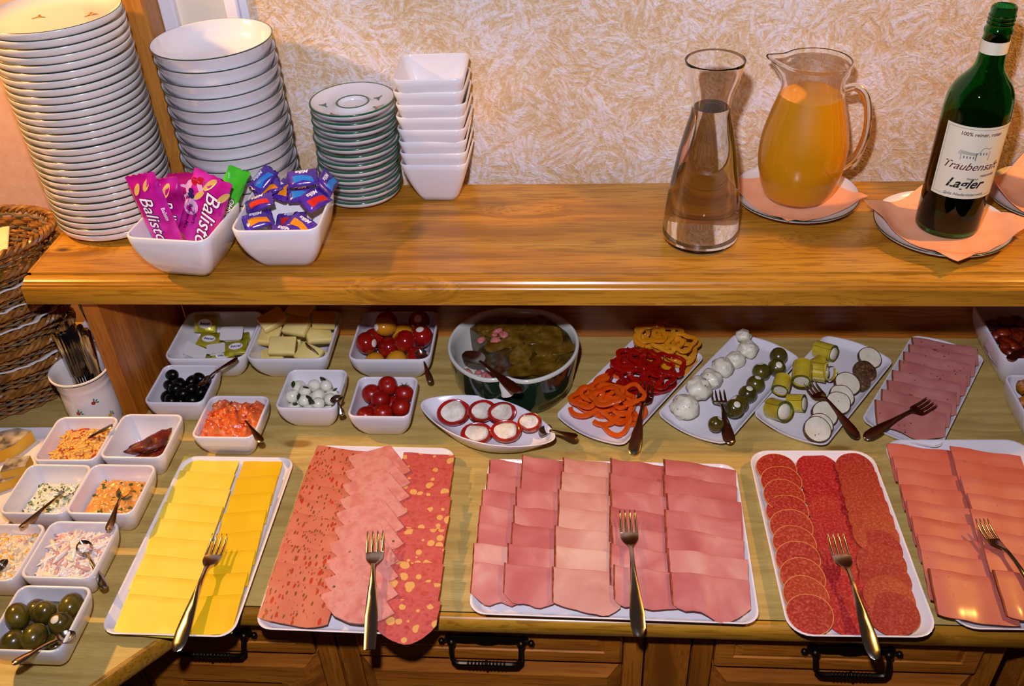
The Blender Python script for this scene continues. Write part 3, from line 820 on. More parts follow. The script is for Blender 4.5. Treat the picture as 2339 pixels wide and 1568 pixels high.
M['bottle_glass'] = plain('green_bottle_glass', '#2c9450', 0.02, trans=1, ior=1.45)
M['grape'] = plain('grape_juice', '#120306', .2)
M['label_paper'] = plain('cream_label', '#e9dfc0', .5)
M['label_red'] = plain('label_red_ink', '#5c1420', .5)
M['label_grey'] = plain('label_grey_ink', '#5d5d66', .6)
BP = smooth_prof([(.036, .0004), (.0420, .003), (.0438, .010), (.0440, .060), (.0440, .150), (.0436, .185), (.0415, .203), (.0360, .217), (.0270, .229), (.0195, .240), (.0172, .252), (.0168, .280)], 3)
neck = [(.0168, .286), (.0178, .288), (.0178, .292), (.0162, .294), (.0158, .297), (.0170, .299), (.0158, .302), (.0170, .304), (.0158, .307), (.0170, .309), (.0155, .312), (.0158, .317), (.0150, .320)]
def bottle(loc, rot, label, full=True):
    t = thing('juice_bottle', label, 'bottle', loc, rot)
    P_ = BP + neck
    obj('glass', MB().lathe(lathe_glass(P_, .0028, .010), 56), M['bottle_glass'], t, True, 50)
    lw = .166
    lp = [(0, .0098)] + [(prof_r(BP, z) - .0026, z) for z in [.0098 + (lw - .0098) * i / 20 for i in range(21)]] + [(0, lw)]
    obj('grape_juice', MB().lathe(lp, 48), M['grape'], t, True, 50)
    RL = .0444
    def cyl(u, z, off): return (RL + off) * math.cos(u / RL), (RL + off) * math.sin(u / RL), z
    hw = .0475
    def sheet(u0, u1, z0, z1, off, mt, nm, par, n=24, th=.0003):
        mb = MB()
        rings = [[cyl(u0 + (u1 - u0) * i / n, z, off + o) for z, o in ((z0, 0), (z0, th), (z1, th), (z1, 0))] for i in range(n + 1)]
        mb.loft(rings, True, True)
        return obj(nm, mb, mt, par, True, 30)
    lb = sheet(-hw, hw, .068, .174, .0001, M['label_paper'], 'label', t)
    r_ = MB()
    r_.lathe([(.0173, .262), (.0176, .262), (.0174, .278), (.0171, .278)], 40)
    obj('neck_band', r_, M['label_paper'], t)
    if full:
        def words(s, size, u, z, mt, shear=.35, bold=.0001, space=1.0):
            vs, fs = text_mesh(s, size, shear, bold, 'CENTER', space)
            mb = MB(); mb.add([cyl(u + v.x, z + v.y, .0006) for v in vs], fs)
            obj('lettering', mb, mt, lb, False)
        words('100% reiner, roter', .0072, .002, .1635, M['label_red'], 0)
        words('Traubensaft', .0158, -.002, .1165, M['label_red'], .45, .00005)
        words('naturtrüb', .0055, .024, .1035, M['label_red'], .3)
        words('Weingut', .0045, .004, .0985, M['label_grey'], .3)
        words('Lagler', .0195, -.005, .0905, M['ink'], .45, .0004)
        words('Spitz Niederösterreich', .0058, -.002, .0745, M['label_grey'], .35)
        bd = MB()
        for u0, u1, z0, z1 in ((-.0445, .0445, .1705, .1709), (-.0445, -.0441, .072, .1709), (.0441, .0445, .072, .1709), (-.0445, -.026, .0722, .0726), (.024, .0445, .0722, .0726)):
            n = 14
            rings = [[cyl(u0 + (u1 - u0) * i / n, z, .0006) for z in (z0, z1)] for i in range(n + 1)]
            bd.loft(rings, closed=False)
        obj('border', bd, M['label_grey'], lb, False)
        # engraving of a farmhouse
        en = MB()
        def stroke(pts, w):
            for (a, b), (c, d) in zip(pts, pts[1:]):
                L = math.hypot(c - a, d - b) or 1
                nx_, ny_ = -(d - b) / L * w, (c - a) / L * w
                en.add([cyl(a + nx_, b + ny_, .0006), cyl(c + nx_, d + ny_, .0006), cyl(c - nx_, d - ny_, .0006), cyl(a - nx_, b - ny_, .0006)], [(0, 1, 2, 3)])
        z0 = .1265
        rr = random.Random(2)
        for k in range(26):
            u = -.020 + k * .00085
            stroke([(u, z0 + .0085 - k * .00006), (u + .002, z0 + .0135 - k * .00012)], .00018)
        stroke([(-.022, z0 + .008), (-.020, z0 + .0135), (.001, z0 + .0105), (.004, z0 + .0110), (.008, z0 + .0175), (.011, z0 + .0185), (.017, z0 + .0165), (.019, z0 + .0190)], .0003)
        stroke([(-.018, z0 + .008), (-.018, z0), (.018, z0), (.018, z0 + .013)], .0003)
        stroke([(.001, z0 + .0105), (.001, z0)], .0006)
        for u in (-.014, -.010, -.006, -.002): stroke([(u, z0 + .0025), (u, z0 + .006)], .0007)
        for u in (.006, .010, .014): stroke([(u, z0 + .008), (u, z0 + .0115)], .0007)
        stroke([(-.020, z0 + .0075), (.001, z0 + .0065)], .0005)
        obj('engraving', en, M['label_grey'], lb, False)
    return t
bottle((BOT[0], BOT[1], ZS + .0085), -PI / 2 - .10, 'tall green glass bottle with cream grape juice label', True)
bottle((.722, 1.334, ZS + .0085), -PI / 2, 'second dark bottle on the napkin plate at the shelf end', True)

# ------------------------------------------------------------------ cutlery
def strip(mb, st, mi=0):
    """flat tapering bar; stations are (x, half width, z, half thickness)"""
    rings = [[(x, -w, z), (x, -w * .6, z + t), (x, w * .6, z + t), (x, w, z), (x, w * .6, z - t), (x, -w * .6, z - t)] for x, w, z, t in st]
    return mb.loft(rings, True, True, mi)
def fork_parts(t, mt, L=.19, straight=False):
    if straight:
        h = [(0, .0072, .0, .0012), (.004, .0076, 0, .0012), (.05, .0085, .001, .0016), (.085, .0062, .003, .0018), (.115, .0032, .005, .0018), (.126, .0030, .005, .0017), (.132, .0042, .0042, .0015)]
    else:
        h = [(0, .0020, .000, .0010), (.003, .0058, .0, .0012), (.012, .0092, .001, .0013), (.030, .0098, .0025, .0014), (.055, .0075, .005, .0016), (.085, .0042, .0075, .0018), (.110, .0028, .0085, .0018), (.126, .0028, .0080, .0017), (.132, .0042, .0068, .0015)]
    obj('handle', strip(MB(), [(x * L / .19, w, z, q) for x, w, z, q in h]), mt, t, True, 50)
    z1 = .0042 if straight else .0068
    hd = [(.1318, .0042, z1, .0014), (.138, .0085, z1 - .0025, .0012), (.145, .0116, z1 - .0050, .0010), (.154, .0124, z1 - .0062, .0009), (.1562, .0124, z1 - .0062, .0008)]
    obj('head', strip(MB(), [(x * L / .19, w, z, q) for x, w, z, q in hd]), mt, t, True, 50)
    for k in range(4):
        y = -.0104 + k * .00693
        tn = [(.156 * L / .19, .0020, z1 - .0062, .0008), (.170 * L / .19, .0018, z1 - .0055, .0008), (.184 * L / .19, .0014, z1 - .0030, .0007), (L, .0005, z1 - .0005, .0003)]
        m_ = strip(MB(), tn); m_.xf(lambda a, b, c: (a, b + y, c))
        obj('tine', m_, mt, t, True, 50)
def spoon_parts(t, mt, L=.13, k=1.0):
    h = [(0, .0020, .000, .0009), (.002, .0052, .0, .0010), (.010, .0072, .0006, .0011), (.024, .0068, .0015, .0013), (.050, .0036, .0035, .0014), (.075, .0022, .0045, .0014), (.092, .0024, .0040, .0013)]
    obj('handle', strip(MB(), [(x * L / .13, w * k, z, q) for x, w, z, q in h]), mt, t, True, 50)
    mb = MB()
    n = 12; rings = []
    for i in range(9):
        u = i / 8
        x = (.090 + .040 * u) * L / .13
        w = .0125 * k * math.sin(PI * min(1, (u * .94 + .06))) ** .6 + .0008
        rings.append([(x, w * math.cos(a), .003 - .0065 * math.sin(PI * (u * .9 + .08)) * (1 - math.cos(a) ** 2) - (0 if j < n else .0008)) for j, a in [(j, PI * j / (n - 1)) for j in range(n)] + [(n + j, PI - PI * j / (n - 1)) for j in range(n)]])
    mb.loft(rings, True, True)
    obj('spoon_bowl', mb, mt, t, True, 50)
def cutlery(kind, end, tip, label, mt='steel', face=(0, 0, 1), straight=False, k=1.0, roll=0):
    """lay a fork or spoon from the end of its handle to its tip"""
    e, p = Vector(end), Vector(tip)
    L = (p - e).length
    t = thing(kind, label, kind, group='serving cutlery')
    if kind == 'fork': fork_parts(t, M[mt], L, straight)
    else: spoon_parts(t, M[mt], L, k)
    x = (p - e).normalized()
    z = Vector(face); z = (z - x * z.dot(x)).normalized()
    y = z.cross(x)
    if roll:
        q = Matrix.Rotation(roll, 3, x); y = q @ y; z = q @ z
    m = Matrix(((x.x, y.x, z.x, 0), (x.y, y.y, z.y, 0), (x.z, y.z, z.z, 0), (0, 0, 0, 1)))
    m.translation = e
    t.matrix_world = m
    return t

# ------------------------------------------------------------------ platters
def outline(w, d, r, bulge=0.0, k=6):
    """rounded rectangle whose short (front and back) sides may bow outwards"""
    pts = rrect(w, d, r, k)
    if bulge:
        full = []
        n = len(pts)
        for i in range(n):
            a, b = pts[i], pts[(i + 1) % n]
            L = math.hypot(b[0] - a[0], b[1] - a[1])
            m = 10 if L > w * .4 else 1
            for q in range(m): full.append((a[0] + (b[0] - a[0]) * q / m, a[1] + (b[1] - a[1]) * q / m))
        pts = [(x, y + math.copysign(bulge * (1 - (2 * x / w) ** 2) * min(1, abs(2 * y / d)) ** 6, y)) for x, y in full]
    return pts
def platter(w, d, r=.022, h=.019, lip=.010, bulge=0.0):
    rings = []
    def ring(i, z): return [(x * (w - 2 * i) / w, y * (d - 2 * i) / d, z) for x, y in outline(w, d, r, bulge)]
    for i, z in ((.022, .0012), (.020, 0), (.012, .001), (.003, h - .004), (.0006, h - .0012), (.0006, h - .0004), (.002, h), (.0036, h - .001), (lip, .0075), (lip + .006, .0062)): rings.append(ring(i, z))
    return mesh_of(MB().loft(rings, True, True), 'platter', M['porcelain'], True, 50)
def put_platter(name, c, w, d, rot, label, **kw):
    return place(tag(obj(name, platter(w, d, **kw), None), label, 'platter'), (c[0], c[1], ZC + .0003), rot)
put_platter('serving_platter', (-.537, .873), .180, .330, 0, 'long white platter with folded yellow cheese slices')
put_platter('serving_platter', (-.312, .893), .222, .345, -.012, 'white platter with three rows of cold sausage slices')
put_platter('serving_platter', (.040, .896), .374, .288, -.012, 'wide white platter with five rows of pink ham')
put_platter('serving_platter', (.346, .903), .186, .334, .02, 'white platter with three rows of red salami', r=.03)
put_platter('serving_platter', (.566, .926), .214, .345, .02, 'white platter with folded pale bologna slices', r=.03)
put_platter('serving_platter', (.081, 1.224), .130, .268, -.575, 'oblong white platter of sliced bell peppers', r=.010, h=.017, bulge=.014)
put_platter('serving_platter', (.244, 1.226), .125, .264, -.61, 'oblong white platter of cream cheese balls and stuffed olives', r=.010, h=.017, bulge=.014)
put_platter('serving_platter', (.397, 1.224), .125, .262, -.63, 'oblong white platter of zucchini rolls and white medallions', r=.010, h=.017, bulge=.014)
put_platter('serving_platter', (.557, 1.224), .122, .262, -.55, 'oblong white platter of herb roast slices', r=.010, h=.017, bulge=.014)

# ------------------------------------------------------------------ slices
def folded(w, d, t, seed, gap=.0012, loop=.0, wav=.0012, taper=0.0, rnd=0.0, rindm=False, nx=11, skew=0.0, ragged=.02, wseed=0.0):
    """slice folded once, fold at y=0 (back), both layers running to -y"""
    mb = MB(); rings = []
    ns = 6
    us = [0, .024] + [.07 + .86 * i / (nx - 2) for i in range(nx - 1)] + [1.0]
    for u in us:
        x = -w / 2 + w * u
        ed = 2 * u - 1
        dx = d * (1 + ragged * 2 * nz(u * 3.1 + seed, seed * 1.7)) * (1 - rnd * abs(ed) ** 3)
        g = gap + loop * max(0, 1 - u * 4.5) ** 2 + loop * .25 * max(0, u * 5 - 4) ** 2
        back = skew * ed + .0012 * nz(u * 4 + seed * 3.3, 5)
        mid = []
        for j in range(ns + 1):      # lower layer from front to back
            v = j / ns
            mid.append((back - dx * .90 * (1 - v), t * .5 + (0 if v < .7 else (v - .7) / .3 * g * .3)))
        for j in range(1, 4):        # fold
            a = -PI / 2 + PI * j / 4
            mid.append((back + (g / 2 + t / 2) * math.cos(a), t + g / 2 + (g / 2 + t / 2) * math.sin(a)))
        for j in range(ns + 1):      # upper layer from back to front
            v = j / ns
            zz = t * 1.5 + g * (1 - v * .75)
            mid.append((back - dx * v, zz - max(0, v - .85) / .15 * t * .6))
        wv = lambda yy: wav * (nz(u * 2.6 + wseed, wseed) + .08 * nz(u * 5 + seed, yy * 40) + .5)
        xx = x * (1 - taper * .5 + 0)
        out, inn = [], []
        m = len(mid)
        for j, (yy, zz) in enumerate(mid):
            a, b = mid[max(j - 1, 0)], mid[min(j + 1, m - 1)]
            tx, tz = b[0] - a[0], b[1] - a[1]
            L = math.hypot(tx, tz) or 1
            ny_, nz_ = tz / L * t * .5, -tx / L * t * .5
            sx = xx * (1 + taper * (-yy / d - .5)) + .0012 * nz(yy * 60 + seed, u * 2) * abs(ed)
            hz = wv(yy)
            out.append((sx, yy + ny_, max(0, zz + nz_) + hz)); inn.append((sx, yy - ny_, zz - nz_ + hz))
        rings.append(out + inn[::-1])
    K = len(rings[0])
    def fm(i, j):
        if not rindm: return 0
        m = K // 2
        return 1 if i == 0 or j in (m - 1, K - 1) else 0
    mb.loft(rings, True, True, 0, fm)
    if rindm: mb.m[-2] = 1
    return mb
def pad(pts, t, seed, scales=(.03, .35, .65, .86, 1.0), wave=.0008, dome=.0, rind_from=None):
    """flat slice of any outline, drawn as rings from the middle outwards"""
    cx = sum(p[0] for p in pts) / len(pts); cy = sum(p[1] for p in pts) / len(pts)
    rings = []
    for k in scales:
        rings.append([(cx + (x - cx) * k, cy + (y - cy) * k, t + dome * (1 - k * k) + wave * nz(x * k * 40 + seed, y * k * 40, seed)) for x, y in pts])
    rings.append([(x, y, t * .35) for x, y in pts])
    rings.append([(cx + (x - cx) * .985, cy + (y - cy) * .985, 0) for x, y in pts])
    n = len(scales)
    return MB().loft(rings, True, True, 0, lambda i, j: (1 if rind_from is not None and rind_from <= i < n + 1 else 0))
def blob(r, seed, n=26, a=.05, sx=1.0, sy=1.0):
    return [(r * sx * (1 + a * nz(math.cos(2 * PI * i / n) * 1.3 + seed, math.sin(2 * PI * i / n) * 1.3, seed)) * math.cos(2 * PI * i / n),
             r * sy * (1 + a * nz(math.cos(2 * PI * i / n) * 1.3 + seed, math.sin(2 * PI * i / n) * 1.3, seed)) * math.sin(2 * PI * i / n)) for i in range(n)]
def column(name, cat, label, group, n, far, near, meshes, z0, tilt, d, yaw=0.0, jit=.0015, yj=.03, seed=1, tilt0=.35, last=None, roll=0.0):
    """row of overlapping slices from the back of a platter to its front"""
    rr = random.Random(seed)
    out = []
    for i in range(n):
        k = i / (n - 1)
        x = far[0] + (near[0] - far[0]) * k + rr.uniform(-jit, jit)
        y = far[1] + (near[1] - far[1]) * k + rr.uniform(-jit, jit) * .8
        ti = tilt * min(1, tilt0 + i * .33)
        me = meshes[rr.randrange(len(meshes))]
        lab = label + ', %s from the shelf side' % ORD[i]
        if i == n - 1:
            lab = label + ', last one lying uncovered'
            if last is not None: me = last
        o = tag(obj(name, me, None), lab, cat, group)
        place(o, (x, y, z0 + d * math.sin(ti)), (ti, roll + rr.uniform(-.004, .004), yaw + rr.uniform(-yj, yj)))
        out.append(o)
    return out
FLO = ZC + .0072
def variants(n, fn, name, mats): return [mesh_of(fn(i), name, mats, True, 60) for i in range(n)]

# cheese
M['cheese_pale'] = mottled('gouda_pale', [(.3, '#e4c838'), (.7, '#ead250')], 25, 2, .42, .05, 200, sss=.15)
M['cheese_deep'] = mottled('gouda_deep', [(.3, '#dcb006'), (.7, '#e2ba10')], 25, 2, .42, .05, 200, sss=.15)
cm = variants(4, lambda i: folded(.094, .056, .0014, i * 3.7 + 1, .0003, .0004, .0006, .03, 0, skew=-.002, ragged=.004), 'cheese_slice', M['cheese_pale'])
cd = variants(4, lambda i: folded(.062, .056, .0014, i * 2.9 + 2, .0003, .0004, .0006, .0, 0, skew=.002, ragged=.004), 'cheese_slice', M['cheese_deep'])
column('cheese_slice', 'cheese', 'pale yellow cheese slice in the wide row on its platter', 'pale cheese slices', 9, (-0.5819, 1.0364), (-0.5638, 0.7677), cm, FLO + .0022, .115, .056, -.03, yj=.015, seed=3)
column('cheese_slice', 'cheese', 'deep yellow cheese slice in the narrow row on its platter', 'deep yellow cheese slices', 8, (-0.4976, 1.0343), (-0.4878, 0.7716), cd, FLO + .0022, .115, .056, .05, yj=.03, seed=4)
cutlery('fork', (-0.5123, 0.6827, 0.9220), (-0.5080, 0.8616, 0.9350), 'serving fork lying across the yellow cheese slices')

# cold cuts
M['pep_sausage'] = mottled('pepper_sausage', [(.3, '#bf664c'), (.7, '#ca765c')], 30, 3, .4, .06, 300, (1, .45, 1), .15, specks=[('#a8381f', 210, .46), ('#7a4a26', 260, .46), ('#b5301c', 110, .30)])
M['corn_sausage'] = mottled('peppercorn_pork', [(.35, '#c67468'), (.6, '#d29082'), (.75, '#b65e54')], 60, 4, .4, .06, 300, coat=.15, specks=[('#d58a80', 90, .5), ('#5d5a26', 55, .14)])
M['chs_sausage'] = mottled('cheese_sausage', [(.3, '#b5443c'), (.55, '#c45c52'), (.75, '#a83832')], 120, 4, .38, .08, 300, coat=.2, specks=[('#d8a458', 85, .66)])
M['sausage_skin'] = plain('sausage_skin', '#b5482e', .5)
pa = variants(4, lambda i: folded(.092, .066, .0010, i * 3.1 + 4, .0003, .0006, .0018, -.03, 0, skew=-.003, ragged=.03), 'sausage_slice', M['pep_sausage'])
pl_ = mesh_of(folded(.096, .060, .0010, 9.7, .0003, .0005, .0018, .05, .12, ragged=.05), 'sausage_slice', M['pep_sausage'], True, 60)
column('sausage_slice', 'sausage slice', 'folded orange-pink sausage slice with red pepper flecks', 'pepper sausage slices', 10, (-0.3697, 1.0506), (-0.3696, 0.7873), pa, ZC + .0192, .11, .066, -.10, seed=5, last=pl_)
def sector(seed, R=.064, a0=-2.62, a1=-.72):
    pts = [(0.004, 0), (0, .002), (-.004, 0)]
    n = 16
    for i in range(n + 1):
        a = a0 + (a1 - a0) * i / n
        r = R * (1 + .03 * nz(i * .7 + seed, seed))
        pts.append((r * math.cos(a), r * math.sin(a)))
    return pts
qb = variants(3, lambda i: pad(sector(i * 2.3), .0036, i * 1.3, (.03, .3, .6, .85, .97, 1.0), .0004), 'pork_slice', M['corn_sausage'])
column('pork_slice', 'sausage slice', 'pale pink peppercorn slice folded into a quarter', 'peppercorn slices', 10, (-0.3004, 1.0499), (-0.2833, 0.7897), qb, ZC + .0270, .15, .062, -.12, .001, .05, seed=6)
pc = variants(4, lambda i: folded(.080, .066, .0010, i * 2.1 + 6, .0003, .0008, .0016, .0, 0, skew=-.001, ragged=.03), 'sausage_slice', M['chs_sausage'])
plc = mesh_of(folded(.080, .060, .0010, 3.7, .0003, .0005, .0016, -.04, .45, ragged=.03), 'sausage_slice', M['chs_sausage'], True, 60)
column('sausage_slice', 'sausage slice', 'folded red sausage slice with yellow cheese cubes', 'cheese sausage slices', 10, (-0.2370, 1.0445), (-0.2259, 0.7662), pc, ZC + .0192, .11, .066, -.03, seed=7, last=plc)
cutlery('fork', (-0.2642, 0.6890, 0.9300), (-0.2835, 0.8572, 0.9560), 'straight-handled fork lying on the sausage platter', straight=True)

# ham
M['ham'] = mottled('cooked_ham', [(.25, '#b05654'), (.48, '#c06e6a'), (.62, '#cc867e'), (.8, '#dcae9e')], 13, 3, .26, .25, 70, coat=.45, distort=.5, spec=.7)
M['ham_pale'] = mottled('cooked_ham_pale', [(.25, '#c0786c'), (.5, '#cf9484'), (.72, '#dcb09c')], 13, 3, .26, .25, 70, coat=.45, distort=.5, spec=.7)
M['ham_rind'] = mottled('ham_rind', [(.3, '#6a2412'), (.7, '#a04a2c')], 120, 3, .45)
HAM = [(.078, 'ham', (-0.1041, 1.0324), (-0.1095, 0.8302), .02), (.079, 'ham', (-0.0510, 1.0373), (-0.0642, 0.8256), .0),
       (.090, 'ham_pale', (0.0140, 1.0339), (0.0050, 0.8202), -.02), (.093, 'ham', (0.0875, 1.0299), (0.0852, 0.8241), -.03), (.102, 'ham', (0.1727, 1.0289), (0.1652, 0.8178), -.05)]
HN = ['in the row nearest the sausage platter', 'in the row beside the palest ham', 'of the palest ham, middle row', 'in the row under the fork', 'in the row nearest the salami']
for q, (w_, mt, fa, ne, yw) in enumerate(HAM):
    hv = variants(4, lambda i: folded(w_, .068, .0011, i * 2.7 + q * 5.1, .0004, .0016 if q else .0006, .0042, -.05, .05, True, skew=-.0035, ragged=.06, wseed=q * 1.9), 'ham_slice', [M[mt], M['ham_rind']])
    hl = mesh_of(folded(w_ * .98, .060, .0011, 8.8 + q * 1.7, .0004, .0016 if q else .0006, .0042, -.03, .28 if q != 2 else .12, True, skew=-.002, ragged=.09, wseed=q * 1.9), 'ham_slice', [M[mt], M['ham_rind']], True, 60)
    column('ham_slice', 'ham', 'ham slice ' + HN[q], 'ham slices row %s' % 'abcde'[q], 7, fa, ne, hv, FLO + (.0060, .0080, .0085, .0090, .0095)[q], .135, .068, yw, .002, .04, seed=20 + q, last=hl, roll=.010 if q == 0 else .060)
cutlery('fork', (0.0707, 0.7246, 0.9220), (0.0612, 0.9160, 0.9400), 'serving fork lying on the ham')

# salami
M['salami'] = mottled('salami_fine', [(.30, '#8c1a12'), (.5, '#a02a1e'), (.68, '#b85644')], 300, 4, .42, .12, 400, coat=.15)
M['salami_red'] = mottled('salami_bright', [(.30, '#8e1014'), (.5, '#a41c1e'), (.68, '#ba4842')], 340, 4, .42, .12, 400, coat=.15)
M['salami_dark'] = mottled('salami_brown', [(.30, '#8c2018'), (.5, '#9e2e24'), (.68, '#b04e40')], 340, 4, .42, .12, 400, coat=.15)
M['salami_rind'] = plain('salami_rind', '#c98a48', .5)
M['salami_edge'] = plain('salami_edge', '#a8431f', .5)
M['salami_edge_red'] = plain('salami_edge_red', '#a01a18', .5)
sa = variants(3, lambda i: pad(blob(.0300, i * 3.1, 30, .03), .0022, i, (.03, .4, .75, .968, 1.0), .0003, 0, 3), 'salami_slice', [M['salami'], M['salami_rind']])
sb = variants(3, lambda i: pad(blob(.0310, i * 2.1 + 7, 30, .05), .0022, i, (.03, .4, .75, .985, 1.0), .0003, 0, 3), 'salami_slice', [M['salami_red'], M['salami_edge_red']])
sd = variants(3, lambda i: pad(blob(.0320, i * 2.7 + 3, 30, .05), .0022, i, (.03, .4, .75, .98, 1.0), .0003, 0, 3), 'salami_slice', [M['salami_dark'], M['salami_edge']])
column('salami_slice', 'salami', 'round salami slice with pale rind edge', 'pale-rinded salami slices', 10, (0.2897, 1.0348), (0.2896, 0.7688), sa, FLO + .0055, .12, .022, 0, .0012, 1, seed=31)
column('salami_slice', 'salami', 'bright red salami slice in the middle row', 'bright red salami slices', 10, (0.3518, 1.0380), (0.3406, 0.7731), sb, FLO + .0025, .12, .022, 0, .002, 1, seed=32)
column('salami_slice', 'salami', 'brownish red salami slice in the broad row', 'brownish salami slices', 11, (0.4070, 1.0336), (0.3943, 0.7736), sd, FLO + .0065, .13, .025, 0, .0015, 1, seed=33)
cutlery('fork', (0.3543, 0.7020, 0.9220), (0.3402, 0.8862, 0.9360), 'serving fork lying on the salami')

# bologna
M['bologna'] = mottled('bologna', [(.3, '#b85a4a'), (.5, '#c06656'), (.7, '#c47264')], 14, 2, .42, .05, 300, coat=.12, specks=[('#b5574a', 120, .22), ('#c96a58', 70, .2)])
M['bologna_skin'] = plain('bologna_skin', '#7a2f1a', .5)
bo = variants(4, lambda i: folded(.098, .074, .0012, i * 2.3 + 3, .0004, .0012, .0030, .0, .03, False, skew=-.004, ragged=.03), 'bologna_slice', [M['bologna'], M['bologna_skin']])
bl_ = mesh_of(folded(.098, .068, .0012, 5.9, .0004, .0010, .0030, .0, .05, True, skew=-.003, ragged=.05), 'bologna_slice', [M['bologna'], M['bologna_skin']], True, 60)
column('bologna_slice', 'sausage slice', 'pale bologna slice in the row next to the salami', 'bologna slices in the outer row', 9, (0.5066, 1.0717), (0.4970, 0.8264), bo, ZC + .0192, .125, .074, -.06, .0015, .03, seed=41, last=bl_)
column('bologna_slice', 'sausage slice', 'pale bologna slice in the row under the fork', 'bologna slices in the inner row', 8, (0.5938, 1.0608), (0.5742, 0.8249), bo, ZC + .0240, .125, .074, -.04, .002, .04, seed=42, last=bl_, roll=.035)
cutlery('fork', (0.5821, 0.7464, 0.9300), (0.5338, 0.9067, 0.9460), 'serving fork sunk in the bologna slices', roll=.3)

# herb roast on the back platter
M['herb_ham'] = mottled('herb_roast', [(.3, '#b86a60'), (.5, '#c67a6e'), (.7, '#cf8a7c')], 24, 3, .4, .06, 200, coat=.15, specks=[('#3c3020', 110, .16), ('#8a4a30', 60, .2)])
M['herb_edge'] = plain('herb_edge', '#8a4a24', .6)
hh = variants(3, lambda i: folded(.100, .058, .0009, i * 2.3 + 3, .0002, .0006, .0034, -.06, .18, True, skew=-.004, ragged=.10), 'roast_slice', [M['herb_ham'], M['herb_edge']])
column('roast_slice', 'ham', 'folded herb roast slice with brown edge', 'herb roast slices', 8, (0.6203, 1.3407), (0.5162, 1.1629), hh, FLO + .008, .15, .058, -.22, .002, .04, seed=51)
cutlery('fork', (0.4311, 1.0989, 0.9180), (0.5456, 1.1622, 0.9360), 'serving fork on the herb roast platter')

# ------------------------------------------------------------------ square bowls on the counter
BW, BH, BB = .101, .057, .62
bowl_s = square_bowl(BW, BH, BB)
bowl_l = square_bowl(.143, .060, .66)
def put_bowl(c, label, big=False, rot=0.0, name='square_bowl', me=None):
    return place(tag(obj(name, me or (bowl_l if big else bowl_s), None), label, 'bowl'), (c[0], c[1], ZC + .0003), rot)
def inner(z, w=BW, h=BH, base=BB): return bowl_half(w, base, max(0, min(1, (z - .006) / (h - .0085)))) - .0040
P_ = {'becel': (-.652, 1.303), 'butter': (-.508, 1.304), 'peppers': (-.330, 1.304), 'black': (-.665, 1.170), 'spread': (-.558, 1.090), 'mozz': (-.444, 1.160), 'tomato': (-.322, 1.142),
      'cheesesalad': (-.789, 1.035), 'dried': (-.686, 1.043), 'herb': (-.787, .927), 'paste': (-.688, .929), 'sausage': (-.699, .815), 'salad': (-.803, .808), 'olive': (-.690, .703)}
put_bowl(P_['becel'], 'square white bowl of foil-wrapped margarine portions', True, .02)
put_bowl(P_['butter'], 'square white bowl heaped with butter pieces', True, .02)
put_bowl(P_['peppers'], 'square white bowl of stuffed red and yellow peppers', True, .01)
put_bowl(P_['black'], 'square white bowl of black olives')
put_bowl(P_['spread'], 'square white bowl of orange-red spread')
put_bowl(P_['mozz'], 'square white bowl of mozzarella balls with basil')
put_bowl(P_['tomato'], 'square white bowl of cherry tomatoes')
put_bowl(P_['cheesesalad'], 'square white bowl of orange cheese salad beside the cutlery pot', rot=.02)
put_bowl(P_['dried'], 'square white bowl of dark dried tomatoes')
put_bowl(P_['herb'], 'square white bowl of white herb curd')
put_bowl(P_['paste'], 'square white bowl of smooth orange paste')
put_bowl(P_['sausage'], 'square white bowl of creamy onion salad')
put_bowl(P_['salad'], 'square white bowl of mixed vegetable salad beside the onion salad')
put_bowl(P_['olive'], 'square white bowl of stuffed green olives in brine')

